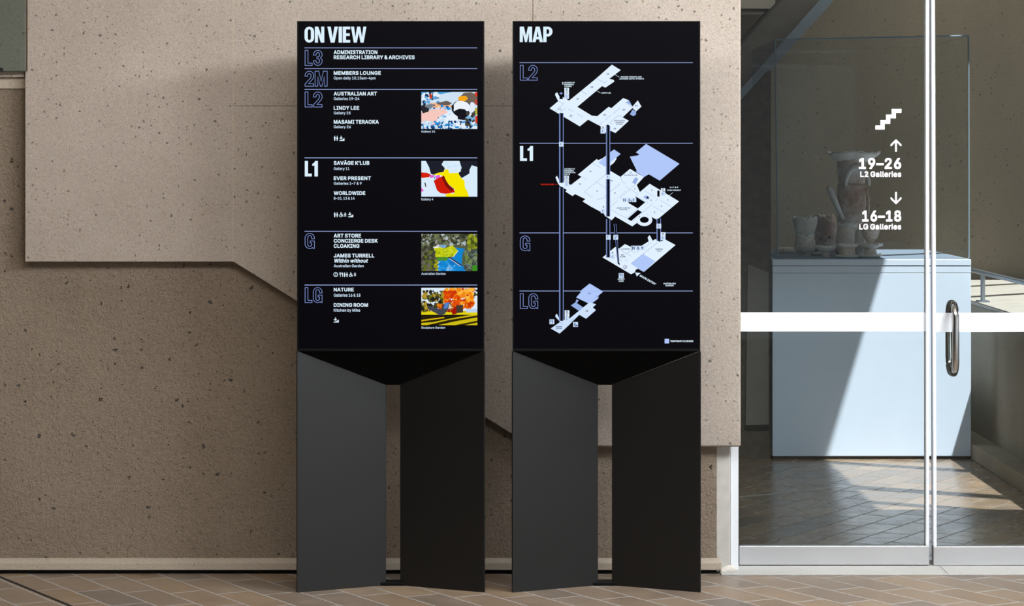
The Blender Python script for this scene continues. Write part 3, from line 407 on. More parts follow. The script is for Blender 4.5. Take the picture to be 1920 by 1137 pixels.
GLYPHS_MEDIUM = """&	224	224,-5 224,6 192,44 204,67 208,91 209,117 169,117 167,97 162,81 121,131 152,157 163,175 168,204 165,223 159,236 150,247 139,254 124,260 97,263 76,260 61,254 50,247 40,235 34,219 32,201 34,179 39,166 57,138 35,121 19,101 14,88 11,65 15,42 22,25 34,11 49,1 74,-7 95,-9 123,-7 142,-2 159,7 163,11 177,-5/135,45 121,35 106,30 96,29 85,31 68,40 60,49 55,60 55,72 60,82 85,105/92,166 78,187 75,200 78,211 89,222 100,224 108,223 117,218 124,209 125,203 123,195 122,192 111,180
,	94	14,-65 47,-65 73,30 73,41 29,41 13,-58
-	227	173,89 173,127 52,127 52,89
.	94	25,42 21,35 19,18 21,6 26,-2 33,-6 50,-8 62,-6 70,-1 75,7 77,22 74,35 69,43 62,47 45,49 33,47
0	227	111,264 80,259 60,248 43,229 30,203 22,171 18,124 21,87 28,52 42,25 60,6 81,-5 116,-9 146,-5 167,6 184,25 197,51 205,83 209,130 205,171 197,203 184,229 166,248 145,259/112,224 125,222 129,220 139,213 152,198 160,176 164,153 166,128 164,101 160,78 152,57 139,42 126,33 115,31 101,33 89,41 75,57 67,78 62,97 61,123 62,155 67,176 75,198 88,213 101,222
1	227	200,-5 200,32 144,33 143,259 93,259 38,218 37,178 38,174 49,174 100,211 100,33 33,32 33,-5
2	227	27,-5 200,-5 200,33 90,34 173,123 191,154 197,184 193,211 186,229 174,243 159,253 140,260 114,264 85,260 67,254 50,243 38,227 30,208 27,184 28,176 69,176 71,191 74,202 91,219 109,224 132,219 140,213 149,204 153,194 154,186 150,168 136,146 27,30
3	227	30,259 30,221 130,220 73,156 73,119 115,117 132,112 144,104 153,93 158,81 159,70 158,63 152,51 143,42 133,35 108,31 88,35 77,41 68,49 63,58 60,71 17,71 17,60 22,38 30,23 43,10 60,0 81,-6 106,-9 132,-7 160,1 179,15 190,27 199,45 202,69 199,99 190,117 177,133 160,143 138,149 126,151 191,224 191,259
4	227	160,259 117,259 15,85 14,80 15,48 135,47 135,-1 136,-5 140,-6 176,-5 177,47 212,48 212,86 177,87 176,164 136,164 135,87 65,88 160,248
5	227	188,259 43,259 28,129 29,121 65,117 70,118 89,129 109,132 120,131 132,126 141,118 152,106 157,92 158,81 157,71 152,58 145,47 133,37 113,31 92,35 76,48 69,59 66,70 25,70 24,63 27,43 36,24 49,10 65,0 83,-6 108,-9 140,-6 160,3 175,15 190,34 199,57 201,79 200,101 194,122 187,136 178,147 167,158 153,165 131,171 113,173 83,167 74,163 80,220 188,221
6	227	166,259 125,260 120,259 63,174 35,125 29,106 26,84 28,59 29,52 37,31 49,16 65,2 85,-6 110,-9 134,-7 142,-6 161,2 175,13 189,30 197,50 200,76 197,107 190,126 179,140 164,152 145,160 120,163 105,161 166,248/113,30 104,31 92,36 81,46 74,57 69,69 68,79 69,89 74,101 81,112 93,121 104,126 115,127 134,121 145,112 152,101 157,89 158,79 157,69 152,57 145,46 134,36 122,31
7	227	43,-5 88,-5 200,218 200,259 26,259 26,221 152,220 43,6
8	227	116,264 86,261 68,255 52,245 39,229 33,215 29,192 32,167 41,148 53,136 58,133 45,126 35,116 27,103 23,89 20,70 24,42 32,25 45,11 63,0 83,-6 110,-9 143,-6 164,1 181,11 194,25 203,42 206,65 204,89 199,104 191,116 181,127 168,134 172,135 186,149 194,167 197,192 193,215 187,229 174,245 158,255 140,261/161,61 150,45 137,35 125,32 101,32 87,36 78,43 69,51 65,61 65,79 77,97 89,105 103,111 113,112 123,111 146,100 156,89 161,79/154,190 153,182 149,171 140,161 132,155 113,151 94,155 85,162 77,170 72,186 73,195 77,204 85,213 94,220 113,224 133,220 141,214 149,205
9	227	60,-5 101,-6 106,-5 163,78 192,132 197,149 200,176 197,203 190,222 177,238 161,252 141,260 111,264 85,260 65,252 51,241 38,225 29,204 26,179 29,148 36,128 46,115 63,102 81,95 107,91 120,93 60,6/103,129 92,134 84,141 74,153 70,165 70,187 74,199 81,209 92,218 104,223 122,223 134,218 144,211 152,199 157,185 158,175 157,165 152,152 145,144 134,134 123,129
A	240	100,260 95,259 93,253 4,9 2,1 3,-5 49,-5 72,65 168,65 192,-5 236,-5 237,1 235,9 144,259/119,205 153,105 86,105
B	228	25,259 25,-5 126,-6 157,-3 178,4 194,14 205,27 212,44 215,66 212,92 206,108 198,118 188,128 176,134 183,137 198,154 203,166 205,184 203,204 202,211 195,227 185,241 169,251 151,257 124,260/68,109 131,109 148,104 157,97 166,86 172,70 170,58 159,45 144,37 123,35 68,35/68,149 68,220 120,220 136,218 150,209 160,197 162,184 157,169 139,153 118,149
C	255	193,4 215,22 229,39 238,57 242,78 241,85 199,85 190,62 173,45 152,35 136,32 117,34 97,43 83,56 68,78 60,101 58,125 60,153 67,177 82,198 100,212 116,220 131,222 153,219 173,209 190,192 199,169 241,169 242,176 238,198 229,215 220,229 207,241 192,250 174,258 132,264 97,259 69,247 44,225 29,202 19,171 14,124 19,84 30,52 46,27 69,7 97,-4 132,-9 155,-8 175,-4
D	251	25,-5 112,-6 151,-1 181,10 205,30 222,53 232,85 237,125 232,170 222,202 209,221 204,227 182,244 154,256 146,257 116,260 25,259/68,35 68,220 111,220 132,218 154,209 174,192 185,175 191,152 194,129 192,108 184,80 170,59 154,45 136,38 132,37 108,35
E	209	193,-5 193,34 68,35 68,108 179,108 183,109 184,113 183,148 68,149 68,220 191,221 191,259 25,259 25,-5
F	205	25,-5 67,-5 68,105 178,106 178,144 68,145 68,220 190,221 190,259 25,259
G	260	96,259 68,247 46,228 29,202 19,171 14,130 19,84 29,53 44,30 69,8 96,-4 102,-5 132,-9 169,-5 194,4 213,19 230,39 241,64 242,72 245,97 244,133 136,133 136,95 200,94 199,84 193,67 183,53 167,41 150,34 134,32 117,34 97,43 80,59 68,78 61,98 58,125 60,153 67,177 80,196 97,211 116,220 133,222 153,219 172,208 189,191 199,169 242,169 243,176 241,184 230,214 207,241 193,250 175,258 135,264
H	258	233,-5 233,259 191,259 190,150 68,150 67,259 25,259 25,-5 67,-5 68,110 190,110 191,-5
I	150	140,-5 140,34 97,35 97,220 140,221 140,259 11,259 11,221 53,220 53,35 11,34 11,-5
J	198	173,259 131,259 130,73 128,57 119,43 104,33 91,31 80,33 66,43 57,57 54,91 12,91 11,71 17,34 33,10 56,-3 91,-9 129,-3 152,10 168,34 174,71
K	233	229,-5 229,6 131,143 229,248 229,259 177,259 82,158 68,141 67,259 25,259 25,-5 67,-5 68,79 98,111 181,-5
L	197	25,259 25,-5 186,-5 186,34 68,35 67,259
M	314	25,259 25,-5 66,-5 67,175 137,-5 172,-6 177,-5 234,140 246,176 247,-5 289,-5 289,259 232,259 170,99 158,59 144,101 82,259
N	262	237,-5 237,259 194,259 194,68 176,99 74,259 69,260 25,259 25,-5 67,-5 67,188 95,140 187,-5 192,-6
O	267	198,7 221,27 234,48 238,53 248,84 253,130 248,171 237,203 219,230 198,247 170,259 131,264 97,259 69,247 44,225 29,202 19,171 14,124 19,84 30,52 46,27 69,7 97,-4 135,-9 170,-4/133,32 117,34 98,43 80,58 68,78 60,101 58,129 60,153 68,176 80,196 98,211 117,220 133,222 150,220 169,211 186,196 199,177 201,169 206,153 209,126 206,101 201,85 199,77 186,58 169,43 150,34
P	222	25,-5 67,-5 68,87 120,87 150,91 171,98 186,109 200,127 208,153 210,177 207,201 200,221 189,235 172,249 150,257 121,260 25,259/68,127 68,220 128,219 143,214 155,204 162,196 165,184 166,173 165,164 162,152 152,140 143,133 128,128
Q	267	239,-29 239,-18 211,18 221,27 237,52 249,91 253,124 250,161 248,171 237,203 219,230 198,247 170,259 131,264 97,259 69,247 44,225 29,202 19,171 14,124 19,84 30,52 49,24 69,7 92,-2 99,-5 131,-9 164,-5 175,-2 195,-29/133,222 150,220 169,211 186,196 199,177 201,169 206,153 209,128 206,101 199,77 184,56 161,85 118,85 118,74 148,35 133,32 117,34 98,43 80,58 68,78 60,101 58,125 60,153 68,176 80,196 98,211 117,220
R	225	25,259 25,-5 67,-5 68,93 119,93 172,-5 219,-5 219,6 167,101 189,116 200,130 207,148 211,178 207,204 200,223 187,238 173,249 151,257 121,260/68,220 116,220 144,215 152,208 162,197 166,185 167,174 162,155 154,145 144,138 133,135 68,134
S	223	143,261 117,264 91,262 63,254 45,243 32,230 23,210 20,184 24,159 38,139 59,124 142,97 160,85 166,76 166,62 160,52 150,42 137,35 124,32 114,31 88,34 76,41 67,49 60,60 57,73 14,73 13,66 17,43 27,24 42,9 58,0 80,-7 109,-10 138,-8 168,0 185,11 198,26 207,46 210,67 207,91 202,105 184,125 161,138 91,159 71,172 65,181 65,195 69,204 78,212 93,220 111,223 130,221 145,214 158,201 164,184 205,184 206,191 203,212 195,229 180,244 164,254
T	224	95,-6 133,-5 134,220 213,221 213,259 11,259 11,221 90,220 90,-1 91,-5
U	259	234,259 191,259 190,89 188,76 183,62 173,49 159,39 145,34 130,32 114,34 100,39 86,48 75,62 70,76 68,89 67,259 25,259 24,85 27,58 37,34 52,16 71,3 95,-6 126,-10 163,-6 188,3 205,16 221,34 231,56 235,85
V	240	3,259 3,246 96,-5 144,-5 235,245 237,253 236,259 191,259 129,80 121,50 112,80 48,259
W	343	340,259 301,260 296,259 246,63 195,259 148,259 107,107 97,62 87,107 47,259 42,260 3,259 3,248 73,-5 120,-5 164,155 171,187 179,155 223,-5 270,-5 340,248
X	237	4,-5 51,-5 119,94 186,-5 233,-5 233,6 146,131 228,248 228,259 182,259 133,190 119,167 106,189 57,259 10,259 10,248 92,130 4,6
Y	236	101,-6 139,-5 140,100 233,248 233,259 186,259 135,178 119,147 51,259 3,259 3,248 96,100 96,-1 97,-5
Z	219	205,-5 205,34 72,34 203,225 203,259 15,259 15,221 147,220 16,29 16,-5
a	195	173,-5 173,143 172,151 167,165 159,177 149,185 126,195 100,198 60,193 46,187 36,180 24,167 15,152 15,141 44,132 55,132 65,145 80,156 99,159 115,156 128,143 131,128 127,122 56,110 33,102 24,96 17,86 12,75 9,56 12,31 19,16 29,5 41,-3 61,-9 82,-10 112,-5 132,7 133,-5/132,85 132,69 127,53 120,44 109,34 97,30 85,29 70,31 56,41 52,54 53,57 58,65 71,73 94,79
b	212	21,259 21,-5 61,-5 62,13 80,-3 93,-8 101,-9 117,-10 141,-7 163,3 179,18 189,35 198,60 201,91 199,121 190,152 177,173 162,185 143,194 117,198 92,196 80,191 63,178 62,259/109,29 99,31 87,37 75,48 68,63 64,77 62,96 67,125 75,140 88,152 99,158 110,159 121,158 134,151 145,140 153,126 157,113 158,93 157,79 153,65 145,49 134,38 121,31
c	198	158,184 136,194 130,195 102,198 73,194 52,185 35,170 23,152 15,128 11,97 15,60 22,38 34,20 52,3 73,-6 102,-10 134,-6 159,6 177,23 186,45 186,57 158,64 147,64 141,50 129,38 115,31 105,29 92,31 78,39 67,49 59,64 55,81 54,95 59,124 67,139 78,149 91,157 105,159 116,157 129,150 140,139 146,126 157,126 186,133 186,144 176,166
d	212	191,259 150,259 149,179 132,191 120,196 96,198 69,194 50,185 37,174 22,152 15,128 11,97 15,60 22,36 34,18 50,3 71,-7 96,-10 112,-9 120,-8 132,-3 150,13 151,-5 191,-5/101,29 91,31 80,37 67,49 59,64 54,96 59,125 67,140 78,151 91,158 102,159 113,158 126,151 137,140 145,125 150,94 145,64 137,48 126,37 113,31
e	202	72,194 52,185 34,170 22,150 15,127 11,90 15,60 22,37 35,18 52,3 74,-6 110,-10 131,-8 147,-3 162,5 174,16 182,26 186,36 188,44 187,50 159,58 148,58 138,42 122,31 106,29 95,30 81,36 69,46 60,58 55,79 191,80 192,100 190,120 184,147 175,163 166,174 153,185 139,192 105,198/56,116 59,130 71,145 79,152 92,158 103,159 113,158 125,152 136,141 142,132 147,117
h	205	21,259 21,-5 62,-5 64,125 68,136 85,154 103,159 118,156 130,147 140,131 142,118 143,-5 184,-5 185,123 182,148 175,166 167,179 154,189 132,196 112,198 88,194 71,187 63,178 62,259
i	83	62,-5 62,195 21,195 21,-5/67,228 69,240 67,255 62,262 56,265 44,268 29,266 22,262 17,255 15,244 17,228 22,221 28,218 40,215 55,217 62,221
k	190	21,259 21,-5 62,-5 63,65 76,78 142,-5 191,-5 191,6 110,108 185,184 185,195 137,195 63,120 62,259
l	95	21,259 20,40 24,18 31,5 44,-3 68,-7 95,-4 96,3 90,32 70,32 65,36 63,49 62,259
m	305	283,-5 284,131 281,156 275,170 265,183 255,191 242,196 216,199 184,192 164,178 159,171 149,186 133,196 108,199 81,194 62,179 61,195 21,195 21,-5 62,-5 64,129 68,140 76,149 84,155 100,159 110,158 120,151 129,139 131,129 132,-5 173,-5 174,122 178,140 193,155 201,158 208,159 219,158 229,152 240,139 242,127 243,-5
n	205	184,-5 185,122 181,148 175,166 166,179 153,189 132,196 112,198 88,194 71,187 62,177 61,195 21,195 21,-5 62,-5 64,125 68,136 85,154 103,159 118,156 130,147 140,131 142,118 143,-5
o	208	52,3 73,-6 102,-10 134,-6 155,3 171,16 185,37 193,60 197,91 193,128 184,154 173,170 155,185 134,194 106,198 73,194 52,185 35,170 23,152 15,128 11,97 15,60 22,38 34,20/102,159 116,157 129,150 141,138 149,123 154,94 149,65 141,50 129,38 116,31 105,29 89,32 78,39 67,49 59,65 54,93 59,123 67,139 80,151 91,157
p	212	21,-76 62,-76 63,11 80,-3 93,-8 117,-10 141,-7 163,3 179,18 190,36 199,67 201,97 198,128 190,152 179,170 162,185 141,195 117,198 100,197 92,196 80,191 62,176 61,195 21,195/109,29 99,31 86,37 75,48 68,63 64,77 62,96 67,125 75,140 88,152 99,158 110,159 121,158 134,151 145,140 153,126 157,113 158,93 157,79 153,65 145,49 134,38 121,31
r	130	21,-5 62,-5 64,127 68,137 74,144 86,152 103,157 127,156 127,197 105,198 84,195 71,190 63,181 61,195 21,195
s	183	118,196 91,198 68,195 52,190 38,183 34,179 28,172 20,157 17,139 18,131 22,113 31,98 47,87 70,79 113,69 122,62 127,54 126,45 116,36 103,30 91,29 80,30 68,35 58,45 52,58 45,59 13,52 13,41 17,27 25,14 36,4 50,-3 66,-8 94,-10 118,-7 136,-2 154,10 161,18 168,31 172,51 171,59 167,77 158,92 142,103 120,111 89,117 68,127 61,135 62,145 70,152 83,159 94,160 105,159 115,153 124,144 129,134 140,134 167,140 167,151 155,175 145,185 132,192
t	114	112,-4 112,7 106,32 80,32 72,38 70,42 69,48 69,158 107,159 107,195 69,196 68,241 27,241 26,196 -2,195 -3,163 -2,159 26,158 26,44 31,20 41,5 56,-4 82,-8
u	205	21,195 20,66 22,48 29,24 38,10 52,-1 67,-6 88,-9 117,-5 134,2 143,12 144,-5 184,-5 184,195 143,195 142,76 141,66 137,53 128,42 120,36 102,31 87,33 74,42 65,57 63,72 62,195
w	284	6,195 6,184 64,-5 104,-5 129,80 141,127 179,-5 220,-5 277,184 277,195 235,195 199,63 163,195 121,195 98,113 85,62 49,195
y	195	19,-75 31,-78 48,-79 75,-74 94,-58 108,-34 191,182 191,195 147,195 108,87 97,53 87,87 48,195 4,195 4,182 74,-1 70,-12 59,-32 48,-38 26,-38 19,-63
É	209	193,-5 193,34 68,35 68,108 179,108 183,109 184,113 183,148 68,149 68,220 191,221 191,259 25,259 25,-5/158,334 114,334 90,285 90,274 126,274 158,323
Ā	240	100,260 95,259 93,253 4,9 2,1 3,-5 49,-5 72,65 168,65 192,-5 236,-5 237,1 235,9 144,259/119,205 153,105 86,105/172,289 172,323 68,323 68,289
–	175	180,89 180,127 -5,127 -5,89
’	88	21,154 54,154 80,248 80,259 36,259 20,161
 	94	"""
def read_glyphs(txt):
    out = {}
    for ln in txt.split('\n'):
        ch, wd, cs = ln.split('\t')
        out[ch] = (int(wd), [[tuple(int(q) for q in p.split(',')) for p in c.split(' ')] for c in cs.split('/')] if cs else [])
    return out
GB, GM = read_glyphs(GLYPHS_BOLD), read_glyphs(GLYPHS_MEDIUM)
CAPH = 254
def sarea(p): return sum(p[i][0]*p[(i+1) % len(p)][1]-p[(i+1) % len(p)][0]*p[i][1] for i in range(len(p)))/2
def inside(q, p):
    c = False; n = len(p)
    for i in range(n):
        (x0, y0), (x1, y1) = p[i], p[(i+1) % n]
        if (y0 > q[1]) != (y1 > q[1]) and q[0] < (x1-x0)*(q[1]-y0)/(y1-y0)+x0: c = not c
    return c
def text_geo(s, bold):
    """list of (outline, holes) in glyph units"""
    out = []; x = 0; T = GB if bold > 7 else GM
    for ch in s:
        wd, cs = T[ch]
        if cs:
            sg = sarea(max(cs, key=lambda c: abs(sarea(c))))
            holes = [c for c in cs if sarea(c)*sg < 0]
            for o in cs:
                if sarea(o)*sg > 0:
                    out.append(([(p[0]+x, p[1]) for p in o], [[(p[0]+x, p[1]) for p in h] for h in holes if inside(h[0], o)]))
        x += wd + (16 if bold > 7 else 6) if ch != ' ' else wd*0.8
    return out
def arc(cx, cy, rx, ry, a0, a1, n=9):
    return [(cx + rx*math.cos(R(a0 + (a1-a0)*i/n)), cy + ry*math.sin(R(a0 + (a1-a0)*i/n))) for i in range(n+1)]
GL = {
 'O': (.62, [arc(.31,.69,.31,.31,0,180)+arc(.31,.31,.31,.31,180,360), arc(.31,.72,.10,.12,0,180)+arc(.31,.28,.10,.12,180,360)]),
 'N': (.61, [[(0,0),(.2,0),(.2,.56),(.39,0),(.61,0),(.61,1),(.41,1),(.41,.44),(.22,1),(0,1)]]),
 'V': (.68, [[(0,1),(.22,1),(.34,.28),(.46,1),(.68,1),(.465,0),(.215,0)]]),
 'I': (.22, [[(0,0),(.22,0),(.22,1),(0,1)]]),
 'E': (.48, [[(0,0),(.48,0),(.48,.17),(.21,.17),(.21,.42),(.45,.42),(.45,.58),(.21,.58),(.21,.83),(.48,.83),(.48,1),(0,1)]]),
 'W': (1.0, [[(0,1),(.2,1),(.285,.33),(.40,1),(.60,1),(.715,.33),(.8,1),(1,1),(.82,0),(.62,0),(.5,.62),(.38,0),(.18,0)]]),
 'M': (.80, [[(0,0),(.2,0),(.2,.6),(.335,0),(.465,0),(.6,.6),(.6,0),(.8,0),(.8,1),(.53,1),(.4,.38),(.27,1),(0,1)]]),
 'A': (.68, [[(0,0),(.21,0),(.245,.18),(.435,.18),(.47,0),(.68,0),(.465,1),(.215,1)], [(.275,.34),(.405,.34),(.34,.74)]]),
 'P': (.60, [[(0,0),(.21,0),(.21,.36),(.30,.36)]+arc(.30,.68,.30,.32,-90,90)+[(0,1)], [(.21,.53)]+arc(.30,.68,.09,.15,-90,90,6)+[(.21,.83)]]),
 'L': (.48, [[(0,0),(.48,0),(.48,.18),(.22,.18),(.22,1),(0,1)]]),
 '1': (.38, [[(.15,0),(.38,0),(.38,1),(.20,1),(.10,.86),(0,.82),(0,.68),(.15,.70)]]),
 '2': (.58, [[(0,.64),(0,.71)]+arc(.29,.71,.29,.29,180,0)+[(.58,.62),(.52,.47),(.27,.19),(.58,.19),(.58,0),(0,0),(0,.17),(.33,.54),(.375,.63)]+arc(.29,.71,.09,.10,0,180,6)+[(.2,.64)]]),
 '3': (.58, [[(0,.66)]+arc(.29,.71,.29,.29,180,0)+[(.58,.63),(.48,.51),(.58,.39)]+arc(.29,.29,.29,.29,0,-180)+[(0,.34),(.2,.34)]+arc(.29,.28,.09,.10,180,360,6)+[(.38,.36),(.33,.43),(.22,.43),(.22,.59),(.33,.59),(.38,.65)]+arc(.29,.72,.09,.10,0,180,6)+[(.2,.66)]]),
 'G': (.60, [[(.6,.62)]+arc(.3,.7,.3,.3,0,180)+arc(.3,.3,.3,.3,180,305)+[(.5,.0),(.6,0),(.6,.52),(.31,.52),(.31,.36),(.4,.36)]+arc(.3,.28,.10,.11,0,-180,6)+arc(.3,.72,.10,.11,180,0,6)+[(.4,.62)]]),
}
def offset_poly(p, d):
    n = len(p); out = []
    A = sum(p[i][0]*p[(i+1) % n][1]-p[(i+1) % n][0]*p[i][1] for i in range(n))
    sg = 1 if A > 0 else -1
    for i in range(n):
        a = Vector(p[i-1]); b = Vector(p[i]); c = Vector(p[(i+1) % n])
        e1 = b-a; e2 = c-b
        if e1.length < 1e-9: e1 = e2
        if e2.length < 1e-9: e2 = e1
        e1.normalize(); e2.normalize()
        n1 = Vector((-e1.y, e1.x)); n2 = Vector((-e2.y, e2.x)); mm = n1+n2
        if mm.length < 1e-6: mm = n1.copy()
        mm.normalize(); k = max(0.5, mm.dot(n1))
        q = b + mm*(sg*d/k); out.append((q.x, q.y))
    return out
class Art:
    """flat lettering and drawing that lies on one plane; coordinates are measured in picture pixels of that plane"""
    def __init__(s, Y, org=(0,0,0), conv=None): s.Y = Y; s.org = org; s.v = []; s.f = []; s.i = []; s.m = []; s.conv = conv
    def P(s, x, y, layer):
        return (wx(x, s.Y)-s.org[0], s.Y - 0.0003*(layer+1) - s.org[1], wz(y, s.Y)-s.org[2])
    def mi(s, m):
        if m not in s.m: s.m.append(m)
        return s.m.index(m)
    def poly(s, pts, mat, layer=0, holes=()):
        if s.conv and not getattr(s, 'raw', False): pts = [s.conv(*p) for p in pts]; holes = [[s.conv(*p) for p in h] for h in holes]
        lists = [[Vector((x, y, 0)) for x, y in pts]] + [[Vector((x, y, 0)) for x, y in h] for h in holes]
        flat = [p for l in lists for p in l]; n = len(s.v); k = s.mi(mat)
        s.v += [s.P(p.x, p.y, layer) for p in flat]
        for tri in tessellate_polygon(lists):
            a, b, c = (flat[q] for q in tri)
            cr = (b-a).cross(c-a).z
            s.f.append(tuple(n+q for q in (tri if cr > 0 else tri[::-1]))); s.i.append(k)
    def rect(s, x0, y0, x1, y1, mat, layer=0): s.poly([(x0,y0),(x1,y0),(x1,y1),(x0,y1)], mat, layer)
    def line(s, pts, wd, mat, layer=1):
        for a, b in zip(pts[:-1], pts[1:]):
            a = Vector(a); b = Vector(b); d = (b-a).normalized()*wd/2; nn = Vector((-d.y, d.x))
            s.poly([tuple(a-nn), tuple(b-nn), tuple(b+nn), tuple(a+nn)], mat, layer)
    def ell(s, cx, cy, rx, ry, mat, layer=0, hole=None, n=28):
        h = [arc(cx, cy, hole[0], hole[1], 0, 360, n)[:-1]] if hole else ()
        s.poly(arc(cx, cy, rx, ry, 0, 360, n)[:-1], mat, layer, h)
    def text(s, t, x0, x1, y0, y1, mat, layer=2, bold=9, shear=0.0, rot=0.0):
        if s.conv and not getattr(s, 'raw', False): (x0, y0), (x1, y1) = s.conv(x0, y0), s.conv(x1, y1)
        g = text_geo(t, bold); allp = [p for o, h in g for p in o]
        mn = min(q[0] for q in allp); mx = max(q[0] for q in allp); bo = 13 if bold > 7 else 6; sc = (y1-y0)/(CAPH+2*bo); cr, sr = math.cos(rot), math.sin(rot)
        def cv(q):
            x = x0 + (q[0]-mn)/(mx-mn)*(x1-x0); y = y1 - (q[1]+bo)*sc; x += (y1-y)*shear
            if rot: dx, dy = x-x0, y-y1; x, y = x0 + dx*cr - dy*sr, y1 + dx*sr + dy*cr
            return (x, y)
        keep = s.conv; s.conv = None
        for o, h in g: s.poly([cv(p) for p in o], mat, layer, [[cv(p) for p in r] for r in h])
        s.conv = keep
    def ctext(s, t, cx, cy, h, wd, mat, layer=2, bold=9):
        s.text(t, cx-wd/2, cx+wd/2, cy-h/2, cy+h/2, mat, layer, bold)
    def glyphs(s, t, x0, x1, y0, y1, mat, outline=0.0, gap=0.05, space=0.18, layer=0):
        wd = 0.0; pos = []
        for ch in t:
            if ch == ' ': wd += space; continue
            pos.append((ch, wd)); wd += GL[ch][0] + gap
        wd -= gap; kx = (x1-x0)/wd; ky = y1-y0
        for ch, px in pos:
            rings = [[(x0 + (px+a)*kx, y1 - b*ky) for a, b in r] for r in GL[ch][1]]
            if not outline: s.poly(rings[0], mat, layer, rings[1:])
            else:
                for r in rings:
                    inner = offset_poly(r, outline); n = len(s.v); k = s.mi(mat); q = len(r)
                    s.v += [s.P(x, y, layer) for x, y in r] + [s.P(x, y, layer) for x, y in inner]
                    for i in range(q):
                        j = (i+1) % q; s.f.append((n+i, n+j, n+q+j, n+q+i)); s.i.append(k)
    def cut(s, name, parent):
        # closes the drawing so far as one part and starts the next
        if s.v: s.build(name, parent)
        s.v, s.f, s.i, s.m = [], [], [], []
    def build(s, name, parent, label=None):
        if not s.v: return None
        o = mk(name, s.v, s.f, None, parent, mats=s.m, idx=s.i)
        if label: o['label'] = label
        return o

# ------------------------------------------------------------------ the two information totems
EW = emit(lin(222, 242, 255)); EB = emit(lin(126, 146, 205)); EDV = emit(lin(150, 168, 220)); ETX = emit(lin(205, 226, 248)); EDK = emit(lin(52, 66, 118))
EBL = emit(lin(176, 200, 250)); EBLK = emit(lin(10, 10, 15)); ERED = emit(lin(226, 44, 20)); EPL = emit(lin(226, 241, 255)); EMB = emit(lin(150, 176, 228))
EP2 = emit(lin(206, 226, 252))
YB = 9.357
def totem(x0, x1, gx0, gx1, label):
    """x0..x1: screen front edges, gx0..gx1: slot between the legs (picture pixels)"""
    X0, X1 = wx(x0, YS), wx(x1, YS); cx = (X0+X1)/2
    G0, G1 = wx(gx0, YB), wx(gx1, YB)
    loc = (cx, YS+0.08, 0)
    t = thing('information_totem', label, 'digital sign', loc)
    ztop, zs = wz(39.5, YS), wz(658.5, YS); zbk = wz(722, YB)
    # trapezoid plan housing with a sloped underside
    v = [(X0,YS+0.004,ztop),(X1,YS+0.004,ztop),(G1,YB,ztop),(G0,YB,ztop),(X0,YS+0.004,zs),(X1,YS+0.004,zs),(G1,YB,zbk),(G0,YB,zbk)]
    f = [(0,1,2,3),(4,7,6,5),(0,4,5,1),(1,5,6,2),(2,6,7,3),(3,7,4,0)]
    v = [tuple(Vector(q)-Vector(loc)) for q in v]
    fixn(mk('housing', v, f, MATT_BLACK, t))
    def leg(xa, xb, ya, yb, zat, zbt, th, sg):
        a = Vector((xa, ya, 0)); b = Vector((xb, yb, 0)); d = (b-a).normalized(); nrm = Vector((-d.y, d.x, 0))*th*sg
        pts = [(xa,ya,0),(xb,yb,0),(xb,yb,zbt),(xa,ya,zat)]
        m = MB().prism(pts, nrm); o = m.build('leg_panel', BLACK_STEEL, t, org=loc); bev(o, 0.0015, 2); return o
    leg(X0, G0, YS, YB, zs, zbk, 0.008, 1)
    leg(X1, G1, YS, YB, zs, zbk, 0.008, -1)
    b = MB().box(G0-0.02, G1+0.02, YB-0.012, YB+0.06, 0, wz(1092, YB)).build('base_plate', BLACK_FRAME, t, org=loc); bev(b, 0.002)
    # screen and slim bezel
    scr = box('screen', X0+0.004, X1-0.004, YS, YS+0.006, wz(654, YS), ztop-0.003, SCREEN, t, org=loc)
    bz = MB(); e = 0.006
    bz.box(X0, X0+0.0045, YS-0.001, YS+0.02, zs, ztop); bz.box(X1-0.0045, X1, YS-0.001, YS+0.02, zs, ztop)
    bz.box(X0+0.0045, X1-0.0045, YS-0.001, YS+0.02, zs, wz(654, YS)); bz.box(X0+0.0045, X1-0.0045, YS-0.001, YS+0.02, ztop-0.003, ztop)
    bz.build('bezel', BLACK_FRAME, t, org=loc)
    return t, scr, loc
t1, scr1, loc1 = totem(557, 908, 724, 750, 'left black totem with ON VIEW listings on its screen')
t2, scr2, loc2 = totem(961, 1313, 1121.5, 1147, 'right black totem with MAP floor plan on its screen, next to the doors')

